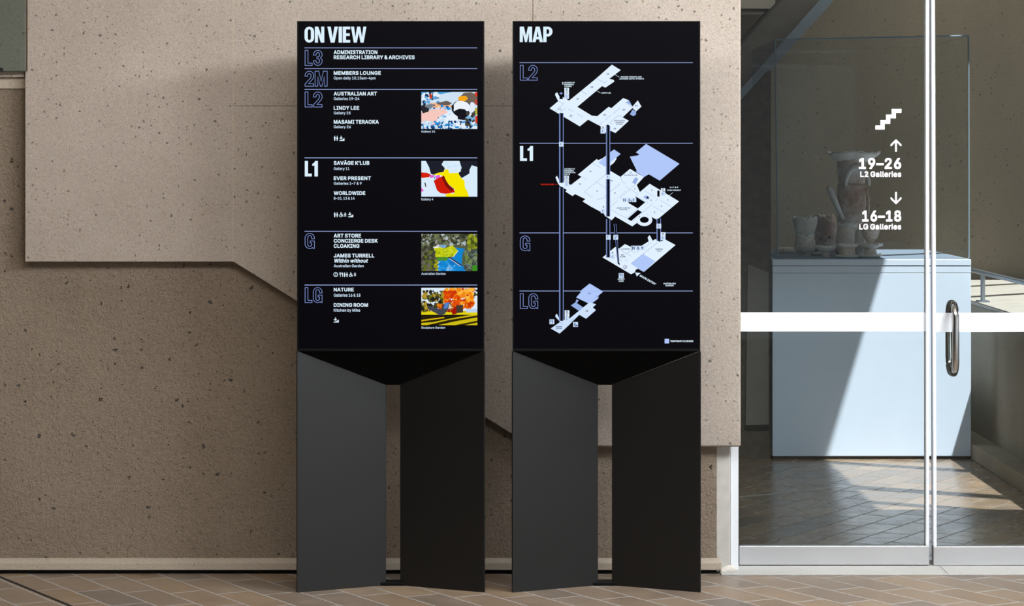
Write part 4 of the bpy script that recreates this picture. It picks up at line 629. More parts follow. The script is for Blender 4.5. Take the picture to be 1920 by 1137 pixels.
def A1(): return Art(YS, loc1)
a = A1(); a.glyphs('ON VIEW', 571, 687, 50, 80, EW, gap=0.05, space=0.15); a.build('heading', scr1)
for y in (89.8, 128.7, 167.8, 296.2, 434, 534.8):
    a = A1(); a.rect(571, y-0.65, 895, y+0.65, EDV); a.build('divider_line', scr1)
for s, x1, y0 in (('L3', 604.5, 94), ('2M', 614, 133), ('L2', 604.5, 172), ('G', 590, 437.5), ('LG', 604.5, 539)):
    a = A1(); a.glyphs(s, 571.5, x1, y0, y0+29.3, EB, outline=1.05, gap=0.05); a.build('level_number', scr1, 'outlined level number')
a = A1(); a.glyphs('L1', 571.5, 596, 302, 331, EW, gap=0.04); a.build('level_number', scr1, 'solid white level number')
BIG, SML = 10, 4
LIST = [
 [('ADMINISTRATION',707.7,94.4,101.6,BIG),('RESEARCH LIBRARY & ARCHIVES',777.4,103.9,111.1,BIG)],
 [('MEMBERS LOUNGE',714.1,133.5,140.5,BIG),('Open daily 10.15am–4pm',704.2,143.8,149,SML)],
 [('AUSTRALIAN ART',706.7,172.2,179.2,BIG),('Galleries 19–24',673.8,182.5,187.7,SML),('LINDY LEE',673.5,198.9,206.1,BIG),('Gallery 25',657.4,209.4,214.4,SML),('MASAMI TERAOKA',710.2,225,232.2,BIG),('Gallery 26',657.8,235.5,240.5,SML)],
 [('SAVĀGE K’LUB',692.6,302.2,309.4,BIG),('Gallery 11',655,313.8,319,SML),('EVER PRESENT',695.5,331,337.9,BIG),('Galleries 1–7 & 9',678,341.6,346.6,SML),('WORLDWIDE',684.9,358.9,365.8,BIG),('8–10, 13 & 14',665,369.5,374.5,SML)],
 [('ART STORE',677,438.5,445.8,BIG),('CONCIERGE DESK',708.2,448.2,455.3,BIG),('CLOAKING',673.8,457.9,465,BIG),('JAMES TURRELL',701.7,475.9,483,BIG),('Within without',689.2,485.6,492.7,-BIG),('Australian Garden',682.1,496.2,501.4,SML)],
 [('NATURE',663.3,539.9,546.7,BIG),('Galleries 16 & 18',675.8,551,556.6,SML),('DINING ROOM',690,568.8,575.7,BIG),('Kitchen by Mike',675.4,579.3,584.6,SML)],
]
for rows in LIST:
    for s, x1, y0, y1, b in rows:
        a = A1()
        if b < 0: a.text(s, 625.8, x1, y0, y1, EW, 0, BIG, 0.20)
        else: a.text(s, 625.8, x1, y0, y1, EW if b == BIG else ETX, 0, b)
        a.build('listing_text', scr1)
for s, x0, x1, y0, y1 in (('Gallery 26',790,815.7,244.8,248.7),('Gallery 4',789.7,812.5,371.8,376),('Australian Garden',790,835.6,511.4,515.6),('Sculpture Garden',790,834.6,612.6,616.5)):
    a = A1(); a.text(s, x0, x1, y0, y1, ETX, 0, 5); a.build('picture_caption', scr1)

# pictograms (x, y = top left, s = size)
def ic_wc(a, x, y, h, m):
    for k, fem in ((0, 0), (1, 1)):
        cx = x + h*0.2 + k*h*0.5
        a.ell(cx, y+h*0.1, h*0.1, h*0.1, m, n=10)
        if fem: a.poly([(cx-h*.10,y+h*.24),(cx+h*.10,y+h*.24),(cx+h*.2,y+h*.66),(cx+h*.09,y+h*.66),(cx+h*.09,y+h),(cx-h*.09,y+h),(cx-h*.09,y+h*.66),(cx-h*.2,y+h*.66)], m)
        else: a.rect(cx-h*.16, y+h*.24, cx+h*.16, y+h*.6, m); a.rect(cx-h*.11, y+h*.6, cx+h*.11, y+h, m)
def ic_ramp(a, x, y, h, m):
    a.ell(x+h*.32, y+h*.1, h*.10, h*.10, m, n=10)
    a.poly([(x+h*.2,y+h*.26),(x+h*.42,y+h*.26),(x+h*.5,y+h*.62),(x+h*.18,y+h*.62)], m)
    a.poly([(x,y+h*.42),(x+h*.6,y+h*.30),(x+h*.62,y+h*.42),(x,y+h*.54)], m)
    a.poly([(x,y+h*.84),(x+h*.45,y+h*.80),(x+h*.98,y+h*.44),(x+h*.98,y+h),(x,y+h)], m)
def ic_chair(a, x, y, h, m):
    a.ell(x+h*.42, y+h*.1, h*.10, h*.10, m, n=10)
    a.ell(x+h*.36, y+h*.70, h*.30, h*.30, m, hole=(h*.18, h*.18), n=16)
    a.poly([(x+h*.30,y+h*.22),(x+h*.48,y+h*.22),(x+h*.52,y+h*.52),(x+h*.78,y+h*.56),(x+h*.86,y+h*.86),(x+h*.74,y+h*.9),(x+h*.66,y+h*.66),(x+h*.36,y+h*.62)], m, 1)
    a.rect(x+h*.4, y+h*.32, x+h*.72, y+h*.40, m, 1)
def ic_baby(a, x, y, h, m):
    a.ell(x+h*.3, y+h*.12, h*.12, h*.12, m, n=10)
    a.rect(x+h*.02, y+h*.30, x+h*.58, y+h*.42, m); a.rect(x+h*.17, y+h*.3, x+h*.43, y+h*.66, m); a.rect(x+h*.04, y+h*.72, x+h*.56, y+h*.84, m)
def ic_food(a, x, y, h, m):
    a.rect(x+h*.18, y, x+h*.28, y+h, m); a.rect(x+h*.02, y, x+h*.1, y+h*.4, m); a.rect(x+h*.36, y, x+h*.44, y+h*.4, m); a.rect(x+h*.02, y+h*.34, x+h*.44, y+h*.44, m)
    a.poly([(x+h*.62,y),(x+h*.8,y+h*.1),(x+h*.8,y+h),(x+h*.66,y+h),(x+h*.66,y+h*.55),(x+h*.6,y+h*.5)], m)
def ic_info(a, x, y, h, m):
    a.ell(x+h*.5, y+h*.5, h*.5, h*.5, m, hole=(h*.36, h*.36), n=20); a.rect(x+h*.44, y+h*.44, x+h*.56, y+h*.74, m); a.rect(x+h*.44, y+h*.26, x+h*.56, y+h*.36, m)
def ic_lift(a, x, y, h, m):
    a.rect(x+h*.3, y+h*.22, x+h*.42, y+h*.78, m); a.ell(x+h*.36, y+h*.22, h*.08, h*.08, m, n=8)
    a.poly([(x+h*.62,y+h*.4),(x+h*.78,y+h*.4),(x+h*.7,y+h*.26)], m); a.poly([(x+h*.62,y+h*.6),(x+h*.78,y+h*.6),(x+h*.7,y+h*.74)], m)
def ic_esc(a, x, y, h, m):
    a.poly([(x+h*.1,y+h*.8),(x+h*.3,y+h*.8),(x+h*.72,y+h*.3),(x+h*.9,y+h*.3),(x+h*.9,y+h*.2),(x+h*.64,y+h*.2),(x+h*.24,y+h*.68),(x+h*.1,y+h*.68)], m)
for rows in ([(ic_wc,625.8,254.8,9.2),(ic_ramp,636.5,254.8,9.5)], [(ic_wc,625.8,398.3,9.2),(ic_chair,635.5,398,9.4),(ic_baby,644.6,398.8,8.4),(ic_ramp,652.8,398,9.6)],
             [(ic_info,625.2,510.8,8.6),(ic_food,636.2,511,8.6),(ic_wc,644.5,511,8.8),(ic_chair,654,510.8,8.8),(ic_baby,663.3,511.3,7.6)], [(ic_ramp,625.8,595.5,9.5)]):
    for fn, x, y, h in rows:
        a = A1(); fn(a, x, y, h, EW); a.build('pictogram', scr1)

# pictures on the screen: plain stand-ins with the same colours
class Pic(Art):
    def __init__(s, x0, y0, x1, y1):
        super().__init__(YS, loc1); s.b = (x0, y0, x1, y1); s.L = 0
    def c(s, u, v): return (s.b[0] + min(max(u, 0), 1)*(s.b[2]-s.b[0]), s.b[1] + min(max(v, 0), 1)*(s.b[3]-s.b[1]))
    def pg(s, pts, col): s.L += 1; s.poly([s.c(*p) for p in pts], emit(lin(*col)), s.L*0.25)
    def blob(s, u, v, ru, rv, col, n=9, jit=0.35):
        s.pg([(u + ru*math.cos(6.283*i/n)*(1+random.uniform(-jit, jit)), v + rv*math.sin(6.283*i/n)*(1+random.uniform(-jit, jit))) for i in range(n)], col)
    def speck(s, n, u0, u1, v0, v1, r0, r1, cols):
        s.L += 1
        for _ in range(n):
            u, v, r = random.uniform(u0, u1), random.uniform(v0, v1), random.uniform(r0, r1); k = random.choice((5, 6, 7)); ph = random.uniform(0, 6)
            s.L += 0.02
            s.poly([s.c(u + r*math.cos(ph+6.283*i/k)*random.uniform(.6, 1.2), v + 1.5*r*math.sin(ph+6.283*i/k)*random.uniform(.6, 1.2)) for i in range(k)], emit(lin(*random.choice(cols))), s.L*0.25)
random.seed(21)
# seascape with waves
p = Pic(790, 172.5, 895, 242)
p.pg([(0,0),(1,0),(1,1),(0,1)], (206,226,243)); p.pg([(0,0),(.55,0),(.35,.06),(0,.1)], (70,160,220))
p.speck(40, 0, .3, 0, .4, .02, .05, [(225,240,252),(96,160,215),(30,60,100)])
p.pg([(.15,.3),(.5,.3),(.55,.42),(.2,.44)], (244,178,130)); p.blob(.42,.31,.12,.06,(104,92,84)); p.blob(.85,.2,.17,.16,(112,98,88)); p.blob(.75,.35,.12,.14,(96,84,76))
p.speck(130, 0, .55, .36, 1, .015, .05, [(40,140,215),(225,240,252),(20,70,130),(150,200,240)])
p.pg([(0,.55),(.2,.47),(.4,.45),(.48,.55),(.3,.68),(.26,.85),(.05,1),(0,1)], (246,200,190)); p.blob(.08,.45,.08,.12,(40,40,46)); p.blob(.15,.38,.07,.06,(120,130,140))
p.blob(.72,.45,.2,.22,(28,28,34),11,.15); p.blob(.72,.42,.15,.18,(236,242,250),12,.12); p.blob(.72,.62,.14,.16,(24,24,30),10,.2); p.blob(.54,.75,.12,.17,(232,240,250),11,.12); p.blob(.62,.9,.14,.08,(236,242,250))
p.blob(.74,.18,.09,.08,(244,166,24),12,.12); p.blob(.9,.5,.05,.3,(226,236,248))
p.speck(110, 0, 1, .8, 1, .015, .04, [(40,140,215),(225,240,252),(20,60,110),(190,220,244)])
p.speck(26, .8, 1, .55, .95, .02, .045, [(30,30,36),(120,180,220),(70,66,60)])
p.pg([(.95,.02),(1,0),(1,.12),(.96,.12)], (214,52,34)); p.pg([(.955,.2),(1,.2),(1,.36),(.96,.34)], (190,70,60)); p.pg([(.955,.45),(1,.42),(1,.62),(.96,.6)], (176,168,60)); p.pg([(.96,.66),(1,.64),(1,.86),(.965,.84)], (216,56,30)); p.pg([(.14,.06),(.185,.05),(.19,.18),(.15,.19)], (204,64,30))
p.build('picture', scr1, 'picture of blue and white waves with pink and orange shapes')
# abstract colour fields
p = Pic(790, 302, 895, 369)
p.pg([(0,0),(1,0),(1,1),(0,1)], (216,236,252)); p.pg([(.08,0),(.4,0),(.36,.1),(.42,.2),(.4,.3),(.24,.4),(.17,.36),(.14,.18)], (30,32,44)); p.pg([(.68,0),(1,0),(1,.17),(.9,.12),(.86,.25),(.86,.35),(.72,.48),(.66,.36),(.72,.2)], (30,32,44))
p.speck(14, .42, .7, .02, .3, .02, .045, [(222,238,252),(206,230,250)])
p.pg([(0,.32),(.1,.33),(.18,.39),(.14,.45),(.02,.48),(0,.46)], (214,34,16)); p.pg([(.15,.4),(.23,.39),(.22,.46),(.16,.48)], (224,96,206)); p.pg([(.25,.42),(.33,.38),(.34,.48),(.27,.54)], (224,96,220)); p.pg([(0,.74),(.05,.84),(.0,.86)], (224,96,206))
p.pg([(.22,.38),(.3,.33),(.4,.31),(.42,.23),(.48,.24),(.5,.34),(.66,.33),(.7,.46),(.77,.55),(.78,.75),(.82,.84),(.85,1),(.45,1),(.42,.95),(.5,.9),(.58,.92),(.6,.8),(.46,.62),(.42,.5),(.36,.4)], (246,230,0))
p.pg([(.22,.55),(.3,.48),(.4,.41),(.43,.5),(.48,.65),(.58,.78),(.6,.88),(.44,.92),(.34,.9),(.28,.82)], (206,28,10)); p.pg([(.36,.46),(.41,.42),(.44,.55),(.5,.68),(.58,.78),(.54,.86),(.44,.72)], (120,20,12)); p.pg([(.05,.6),(.08,.62),(.09,.74),(.07,.72)], (84,70,70)); p.pg([(.22,.44),(.25,.43),(.25,.5),(.23,.51)], (120,160,200))
p.build('picture', scr1, 'abstract picture of yellow, red, white and dark patches')
# garden with pond
p = Pic(790, 439, 895, 508.5)
p.pg([(0,0),(1,0),(1,1),(0,1)], (84,92,66)); p.speck(150, 0, 1, 0, .3, .012, .04, [(60,62,46),(150,150,140),(110,116,80),(44,48,40),(176,186,196)])
p.pg([(.2,.36),(.34,.29),(.45,.3),(.42,.4),(.2,.4)], (236,232,232)); p.blob(.38,.33,.075,.045,(120,160,205),12,.06)
p.pg([(.15,.4),(.3,.37),(.44,.38),(.55,.3),(.66,.46),(.58,.6),(.5,.62),(.24,.62),(.2,.5)], (196,206,22)); p.speck(60, .2, .62, .36, .62, .01, .025, [(214,220,60),(150,170,24),(178,190,20)])
p.pg([(.6,.36),(.78,.4),(.74,.5),(.72,.8),(.8,1),(.28,1),(.3,.72),(.48,.66),(.6,.6),(.66,.46)], (20,132,208)); p.speck(30, .3, .62, .74, 1, .015, .04, [(24,110,190),(40,150,220),(130,190,236)])
p.pg([(.26,.63),(.48,.62),(.46,.72),(.3,.72)], (72,140,40)); p.line([p.c(.66,.45), p.c(.57,.62)], 0.9, emit(lin(240,240,244)), 12); p.line([p.c(.49,.62), p.c(.73,.86)], 2.0, emit(lin(60,40,36)), 12); p.line([p.c(.5,.66), p.c(.7,.87)], 0.8, emit(lin(238,236,240)), 12.2)
p.speck(120, 0, .24, .36, 1, .015, .045, [(74,72,60),(104,100,88),(56,60,40),(96,110,30)]); p.speck(110, .78, 1, .45, .95, .015, .045, [(90,104,110),(120,136,110),(64,74,66),(110,130,60)]); p.speck(50, .84, 1, 0, .4, .02, .045, [(110,120,30),(70,80,30),(150,160,40)])
p.speck(26, .24, .29, .7, 1, .012, .025, [(190,180,20),(120,130,20)]); p.speck(20, .93, 1, .86, 1, .02, .04, [(60,140,30)])
p.build('picture', scr1, 'picture of a green garden mound beside a blue pond')
# autumn lawn
p = Pic(790, 540, 895, 610)
p.pg([(0,0),(1,0),(1,1),(0,1)], (222,236,250)); p.pg([(0,.62),(1,.62),(1,1),(0,1)], (206,186,20)); p.pg([(.8,.56),(1,.56),(1,.66),(.8,.66)], (190,210,236))
p.speck(130, 0, .42, .08, .62, .015, .05, [(36,36,24),(110,110,30),(70,66,34),(180,150,50)]); p.speck(16, .9, 1, 0, .3, .015, .03, [(40,40,30),(90,84,60)])
p.speck(190, .42, .92, .03, .56, .02, .055, [(240,130,16),(226,92,10),(250,166,40),(196,52,10),(250,186,70)]); p.speck(50, .42, .66, .1, .5, .02, .05, [(206,54,8),(226,84,10)])
p.speck(40, .3, .62, .45, .66, .02, .04, [(214,120,20),(180,60,14),(150,30,10)])
p.pg([(0,.66),(.22,.64),(.6,.66),(1,.66),(1,.72),(0,.72)], (226,212,20)); p.pg([(0,.72),(.9,.72),(.6,.8),(.2,.92),(0,.94)], (36,30,14)); p.pg([(.1,1),(.5,.86),(1,.74),(1,.79),(.6,.9),(.3,1)], (40,32,12)); p.pg([(.6,1),(1,.88),(1,.93),(.78,1)], (50,40,12)); p.pg([(0,.86),(.4,.78),(.42,.81),(0,.9)], (216,180,16))
p.pg([(.1,.5),(.14,.48),(.35,.58),(.42,.4),(.52,.39),(.56,.55),(.46,.6),(.42,.7),(.33,.74),(.12,.56)], (66,70,80)); p.pg([(.42,.4),(.5,.39),(.46,.56),(.4,.56)], (80,130,200)); p.pg([(.62,.47),(.745,.46),(.745,.66),(.62,.68)], (70,56,46)); p.pg([(.52,.6),(.62,.5),(.63,.7),(.56,.72)], (160,24,10)); p.pg([(.5,.42),(.56,.54),(.48,.57)], (222,196,176))
p.build('picture', scr1, 'picture of an orange autumn tree over a lawn with a dark angular bench')

# ---- map screen
def A2(conv=None): return Art(YS, loc2, conv)
a = A2(); a.glyphs('MAP', 974.5, 1036, 50, 79, EW, gap=0.02); a.build('heading', scr2)
for y in (117.5, 268.7, 437, 546):
    a = A2(); a.rect(974, y-0.6, 1299, y+0.6, EDV); a.build('divider_line', scr2)
for s, x1, y0 in (('L2', 1008, 122), ('G', 994, 442), ('LG', 1009, 550.5)):
    a = A2(); a.glyphs(s, 975, x1, y0, y0+29, EB, outline=1.05); a.build('level_number', scr2, 'outlined level number')
a = A2(); a.glyphs('L1', 975, 999.5, 274, 302, EW, gap=0.04); a.build('level_number', scr2, 'solid white level number')
c4 = lambda x, y: (950 + x/4.945, 30 + y/4.945)
c5 = lambda x, y: (1000 + x/5.984, 250 + y/5.984)
c6 = lambda x, y: (950 + x/4.737, 420 + y/4.737)
def shaft(x0, x1, y0, y1):
    a = A2(); a.rect(x0, y0, x1, y1, EBLK, 9); wd = x1-x0
    for k, q in ((0.0, .16), (.24, .06), (.84, .16)): a.rect(x0+wd*k, y0, x0+wd*(k+q), y1, EB, 10)
    a.build('lift_shaft', scr2)
LET = {'B': 'B', 'C': 'C', 'A': 'A', 'D': 'D'}
def tile(a, x, y, sz, what):
    a.rect(x, y, x+sz, y+sz*(0.66 if isinstance(what, str) else 1.0), EPL if isinstance(what, str) else EP2, 12)
    if isinstance(what, str): a.ctext(what, x+sz/2, y+sz*.33, sz*.42, sz*.36, EDK, 13)
    else:
        n = len(a.v); what(a, x+sz*.1, y+sz*.1, sz*.8, EDK)
        for i in range(n, len(a.v)): q = a.v[i]; a.v[i] = (q[0], q[1]-0.0003*13, q[2])
shaft(1048.3, 1056.7, 212, 343)
shaft(1048.3, 1056.7, 351, 602)
shaft(1136.2, 1144.0, 236, 406)
shaft(1136.2, 1144.0, 411, 483)
shaft(1231, 1239, 410, 452)
# upper level plan
a = A2(c4)
a.poly([(975,452),(1058,502),(952,583),(990,592),(1000,607),(915,665),(885,650),(655,843),(790,925),(840,930),(945,843),(972,855),(1080,762),(1135,783),(1170,850),(1075,940),(1133,972),(1008,1086),(965,1065),(930,1090),(905,1075),(912,1040),(865,1020),(755,962),(678,1024),(398,857),(478,790),(450,735),(452,718),(468,708),(492,752),(520,752),(580,785),(830,580)], EPL)
a.poly([(1215,783),(1250,840),(1200,885),(1160,848)], EPL); a.poly([(1165,870),(1200,885),(1198,915),(1175,930),(1143,912)], EMB); a.poly([(1135,783),(1160,832),(1105,800)], EMB, 1)
for l in ([(835,580),(907,623),(930,605)],[(690,695),(740,727)],[(572,860),(620,888)],[(655,908),(705,938)],[(860,1008),(895,978)],[(912,967),(970,918)],[(985,908),(1055,848)],[(985,1010),(955,990),(1038,920),(1075,940)],[(1100,800),(1170,850)],[(480,790),(528,815),(455,880)],[(490,903),(548,850)]):
    a.line(l, 2.6, EB, 2)
a.rect(490, 718, 520, 772, EBLK, 8); a.poly([(488,718),(505,706),(522,718),(505,730)], EB, 9); a.rect(924, 1016, 951, 1068, EBLK, 8); a.poly([(922,1016),(937,1006),(953,1016),(937,1028)], EBLK, 9)
a.build('floor_plan', scr2)
a = A2(c4)
for s, x, y in (('26',938,537),('25',790,660),('24',660,768),('23',596,925),('21',910,918),('20',1086,870),('22',1202,832),('19',1002,1045)):
    a.ctext(s, x, y, 15, 24, EDK, 4); a.cut('plan_label', scr2)
for i, s in enumerate(('TIM FAIRFAX','LEARNING','STUDIO')): a.ctext(s, 1045, 971+i*16.5, 11, (104, 84, 60)[i], EDK, 4); a.cut('plan_label', scr2)
for s, x0, x1, y in (('MASAMI TERAOKA AND',1058,1252,559),('JAPANESE UKIYO-E PRINTS',1043,1272,577),('LINDY LEE',878,966,708),('ACCESS TO',535,630,612),('MEMBERS',535,622,630),('LOUNGE',535,603,647)):
    a.text(s, x0, x1, y, y+12, EW, 2, 9); a.cut('plan_label', scr2)
a.line([(985,532),(1045,568)], 3, EW, 3); a.cut('leader_line', scr2); a.line([(812,680),(870,714)], 3, EW, 3); a.cut('leader_line', scr2)
a.poly([(512,622),(521,612),(530,622)], EW); a.rect(518, 620, 524, 638, EW); a.cut('arrow', scr2)
tile(a, 535, 667, 43, 'B'); a.cut('map_marker', scr2); tile(a, 535, 697, 43, 'C'); a.cut('map_marker', scr2); tile(a, 535, 726, 43, ic_lift); a.cut('map_marker', scr2); tile(a, 872, 1018, 42, 'A'); a.cut('map_marker', scr2); tile(a, 870, 1048, 42, ic_lift); a.cut('map_marker', scr2)
ic_wc(a, 478, 852, 32, EDK); a.build('map_marker', scr2)
# entry level plan
a = A2(c5)
a.poly([(1265,120),(1640,343),(1418,532),(1295,460),(1240,493),(1150,430),(1160,420),(1082,262),(1170,250),(1190,238),(1150,215)], EBL)
a.poly([(905,182),(980,233),(932,272),(935,285),(905,330),(860,368),(860,420),(978,490),(1085,400),(1240,493),(1160,580),(1195,660),(1305,567),(1635,765),(1388,972),(1328,940),(1165,1005),(1110,1045),(918,935),(880,975),(805,930),(790,900),(640,820),(552,765),(585,740),(468,683),(440,705),(360,655),(375,635),(295,590),(270,550),(248,495),(265,478),(300,545),(345,545),(420,580),(540,490),(500,465),(710,290),(728,302),(775,283)], EPL, 1)
a.poly([(905,182),(980,233),(932,272),(858,335),(805,378),(728,330)], EBL, 2)
a.poly([(1155,715),(1255,775),(1172,845),(1062,780)], EBLK, 3); a.poly([(1172,860),(1220,885),(1097,985),(1055,962)], EBLK, 3)
a.ell(1245, 972, 90, 70, EPL, 4); a.ell(1245, 972, 50, 34, EBLK, 5)
a.poly([(1145,492),(1178,512),(1145,575),(1108,552)], EMB, 3); a.poly([(1265,695),(1310,720),(1275,745),(1232,718)], EMB, 3); a.poly([(1285,705),(1297,742),(1265,725)], EBLK, 4)
a.rect(1390, 650, 1417, 712, EBLK, 5); a.poly([(1388,652),(1403,640),(1419,652),(1403,664)], EBLK, 6)
for l in ([(665,335),(757,390)],[(535,487),(603,522)],[(820,455),(570,660),(665,720)],[(705,547),(870,650)],[(710,743),(775,733),(880,645),(975,565)],[(978,490),(1000,545),(1035,565)],[(1035,600),(1175,683),(1145,715)],[(1085,630),(970,722),(1010,745)],[(1100,612),(1150,570)],[(860,830),(950,755)],[(865,855),(1045,955),(1175,845)],[(1250,648),(1370,720)],[(1425,752),(1548,825)],[(1345,820),(1475,893)],[(1150,710),(1290,785)],[(1345,785),(1110,990)],[(420,585),(450,560)],[(1400,735),(1370,760)],[(1265,905),(1300,925)]):
    a.line(l, 2.8, EB, 4)
for k in range(7): a.line([(875+k*24,770-k*20),(887+k*24,776-k*20)], 2.8, EB, 4)
a.build('floor_plan', scr2)
a = A2(c5)
for s, x, y in (('14',640,428),('13',522,570),('10',875,532),('9',715,650),('8',915,670),('11',1092,440),('7',1138,625),('5',1330,640),('6',1320,750),('4',1510,748),('3',1435,818),('2',1360,887),('1',1192,935)):
    a.ctext(s, x, y, 17, 13*len(s), EDK, 5); a.cut('plan_label', scr2)
a.ctext('SAVĀGE K’LUB', 1093, 470, 13, 146, EDK, 5); a.cut('plan_label', scr2); a.ctext('JAMES FAIRFAX', 1010, 839, 13, 158, EDK, 5); a.cut('plan_label', scr2); a.ctext('THEATRE', 1010, 858, 13, 92, EDK, 5); a.cut('plan_label', scr2)
for s, x0, x1, y in (('ACCESS TO',348,465,393),('MEMBERS',348,452,414),('LOUNGE VIA',348,472,434),('LIFT B',348,410,454),('1–7 & 9',1530,1626,600),('EVER PRESENT',1503,1656,633)):
    a.text(s, x0, x1, y, y+14, EW, 2, 9); a.cut('plan_label', scr2)
a.line([(1565,665),(1510,712)], 3, EW, 6); a.cut('leader_line', scr2)
a.text('YOU ARE HERE', 80, 233, 567, 582, ERED, 2, 9); a.cut('plan_label', scr2); a.line([(246,575),(272,575)], 4, ERED, 2); a.cut('leader_line', scr2)
tile(a, 348, 476, 51, 'B'); a.cut('map_marker', scr2); tile(a, 348, 513, 51, 'C'); a.cut('map_marker', scr2); tile(a, 350, 550, 50, ic_lift); a.cut('map_marker', scr2); tile(a, 760, 808, 51, 'A'); a.cut('map_marker', scr2); tile(a, 757, 848, 50, ic_lift); a.cut('map_marker', scr2); tile(a, 1430, 617, 50, 'D'); a.cut('map_marker', scr2); tile(a, 1430, 655, 50, ic_lift); a.cut('map_marker', scr2)
tile(a, 288, 98, 52, ic_lift); a.cut('map_marker', scr2); tile(a, 815, 465, 50, ic_lift); a.cut('map_marker', scr2); tile(a, 1380, 1015, 54, ic_lift); a.cut('map_marker', scr2); tile(a, 1001, 726, 46, ic_wc); a.cut('map_marker', scr2); tile(a, 1054, 726, 46, ic_chair); a.cut('map_marker', scr2); tile(a, 1107, 726, 47, ic_baby); a.cut('map_marker', scr2)
a.build('map_marker', scr2)
# ground level plan
a = A2(c6)
a.poly([(852,298),(965,205),(1000,220),(1050,180),(1105,205),(1190,200),(1262,155),(1252,120),(1270,100),(1297,150),(1322,135),(1360,160),(1410,140),(1500,188),(1218,428),(1165,397),(1145,410),(1140,430),(1105,448)], EPL)
a.poly([(1212,268),(1320,332),(1218,428),(1103,355)], EBL, 2)
for l in ([(1350,158),(1103,355)],[(1000,225),(1065,262),(1105,290)],[(1065,262),(1110,235)],[(960,275),(1025,335)],[(1050,330),(1075,312)],[(1100,230),(1140,262)],[(1190,235),(1215,215),(1280,165)],[(1150,255),(1180,235)]):
    a.line(l, 2.4, EB, 3)
for k in range(9): a.line([(1115+k*24,338-k*19.5),(1122+k*24,343-k*19.5)], 2.4, EB, 3)
a.poly([(947,0),(975,0),(1000,350),(1010,358),(1000,364),(985,352)], EBLK, 11); a.line([(952,0),(988,345)], 4, EB, 12); a.line([(971,0),(999,345)], 3, EB, 12)
a.build('floor_plan', scr2)
a = A2(c6)
a.ctext('LOCKERS', 1055, 223, 12, 74, EDK, 5); a.cut('plan_label', scr2); a.ctext('ART', 1030, 276, 12, 32, EDK, 5); a.cut('plan_label', scr2); a.ctext('STORE', 1030, 292, 12, 52, EDK, 5); a.cut('plan_label', scr2); a.ctext('GANDEL', 1355, 224, 12, 68, EDK, 5); a.cut('plan_label', scr2); a.ctext('HALL', 1355, 240, 12, 42, EDK, 5); a.cut('plan_label', scr2)
for s, x0, x1, y in (('STREET',986,1048,485),('CAFÉ',996,1038,502),('AUSTRALIAN',1392,1500,524),('GARDEN',1410,1482,542)): a.text(s, x0, x1, y, y+13, EW, 2, 9); a.cut('plan_label', scr2)
a.raw = True; x0, y0 = c6(1178, 465); a.text('MAIN ENTRY', x0, x0+33.5, y0-3.9, y0, EW, 2, 9, 0.25, R(30)); a.cut('plan_label', scr2); a.raw = False
a.poly([(1142,432),(1190,437),(1155,467)], EW); a.cut('arrow', scr2)
a.ell(1052, 382, 17, 17, EDK, 5, hole=(13, 13)); a.rect(1050, 378, 1054, 391, EDK, 5); a.cut('map_marker', scr2)
tile(a, 918, 240, 44, 'A'); a.cut('map_marker', scr2); tile(a, 920, 272, 42, ic_lift); a.cut('map_marker', scr2); tile(a, 995, 437, 45, ic_food); a.cut('map_marker', scr2); tile(a, 882, 98, 42, ic_lift); a.cut('map_marker', scr2); tile(a, 947, 98, 43, ic_esc); a.cut('map_marker', scr2); tile(a, 1368, 75, 42, 'D'); a.cut('map_marker', scr2); tile(a, 1368, 103, 42, ic_lift); a.cut('map_marker', scr2); tile(a, 1105, 194, 40, ic_wc); a.cut('map_marker', scr2); tile(a, 1148, 194, 40, ic_chair); a.cut('map_marker', scr2); tile(a, 1190, 194, 40, ic_baby); a.cut('map_marker', scr2)
a.build('map_marker', scr2)
# lower level plan
a = A2(c6)
a.poly([(737,530),(857,602),(800,652),(818,645),(812,665),(745,715),(617,655),(660,605),(650,600)], EBL); a.poly([(735,697),(795,715),(765,742),(793,767),(705,843),(645,808),(590,862),(548,905),(470,975),(392,930),(475,872),(432,825),(436,806),(447,800),(472,850),(530,856),(560,840),(640,775)], EP2, 1); a.poly([(612,697),(680,742),(640,772),(570,725)], EMB, 1); a.poly([(620,672),(640,680),(625,702),(610,697)], EMB, 2); a.poly([(640,680),(718,712),(685,738),(622,702)], EBLK, 1)
for l in ([(505,895),(470,870)],[(555,872),(600,840)],[(530,905),(540,912)],[(775,668),(805,637)]): a.line(l, 2.4, EB, 3)
a.build('floor_plan', scr2); a = A2(c6); a.rect(1403, 1022, 1443, 1062, EBL); a.build('legend_swatch', scr2)
a = A2(c6)
a.ctext('16', 735, 618, 15, 22, EDK, 5); a.cut('plan_label', scr2); a.ctext('18', 712, 773, 15, 22, EDK, 5); a.cut('plan_label', scr2); a.ctext('DINING', 465, 913, 12, 58, EDK, 5); a.cut('plan_label', scr2); a.ctext('ROOM', 465, 929, 12, 50, EDK, 5); a.cut('plan_label', scr2)
a.text('TEMPORARY CLOSURES', 1452, 1657, 1034, 1050, EW, 2, 9); a.cut('plan_label', scr2)
tile(a, 515, 768, 42, 'B'); a.cut('map_marker', scr2); tile(a, 515, 798, 42, 'C'); a.cut('map_marker', scr2); tile(a, 515, 828, 40, ic_lift); a.cut('map_marker', scr2); tile(a, 380, 848, 43, ic_food); a.cut('map_marker', scr2); tile(a, 590, 872, 43, ic_ramp); a.cut('map_marker', scr2)
a.build('map_marker', scr2)

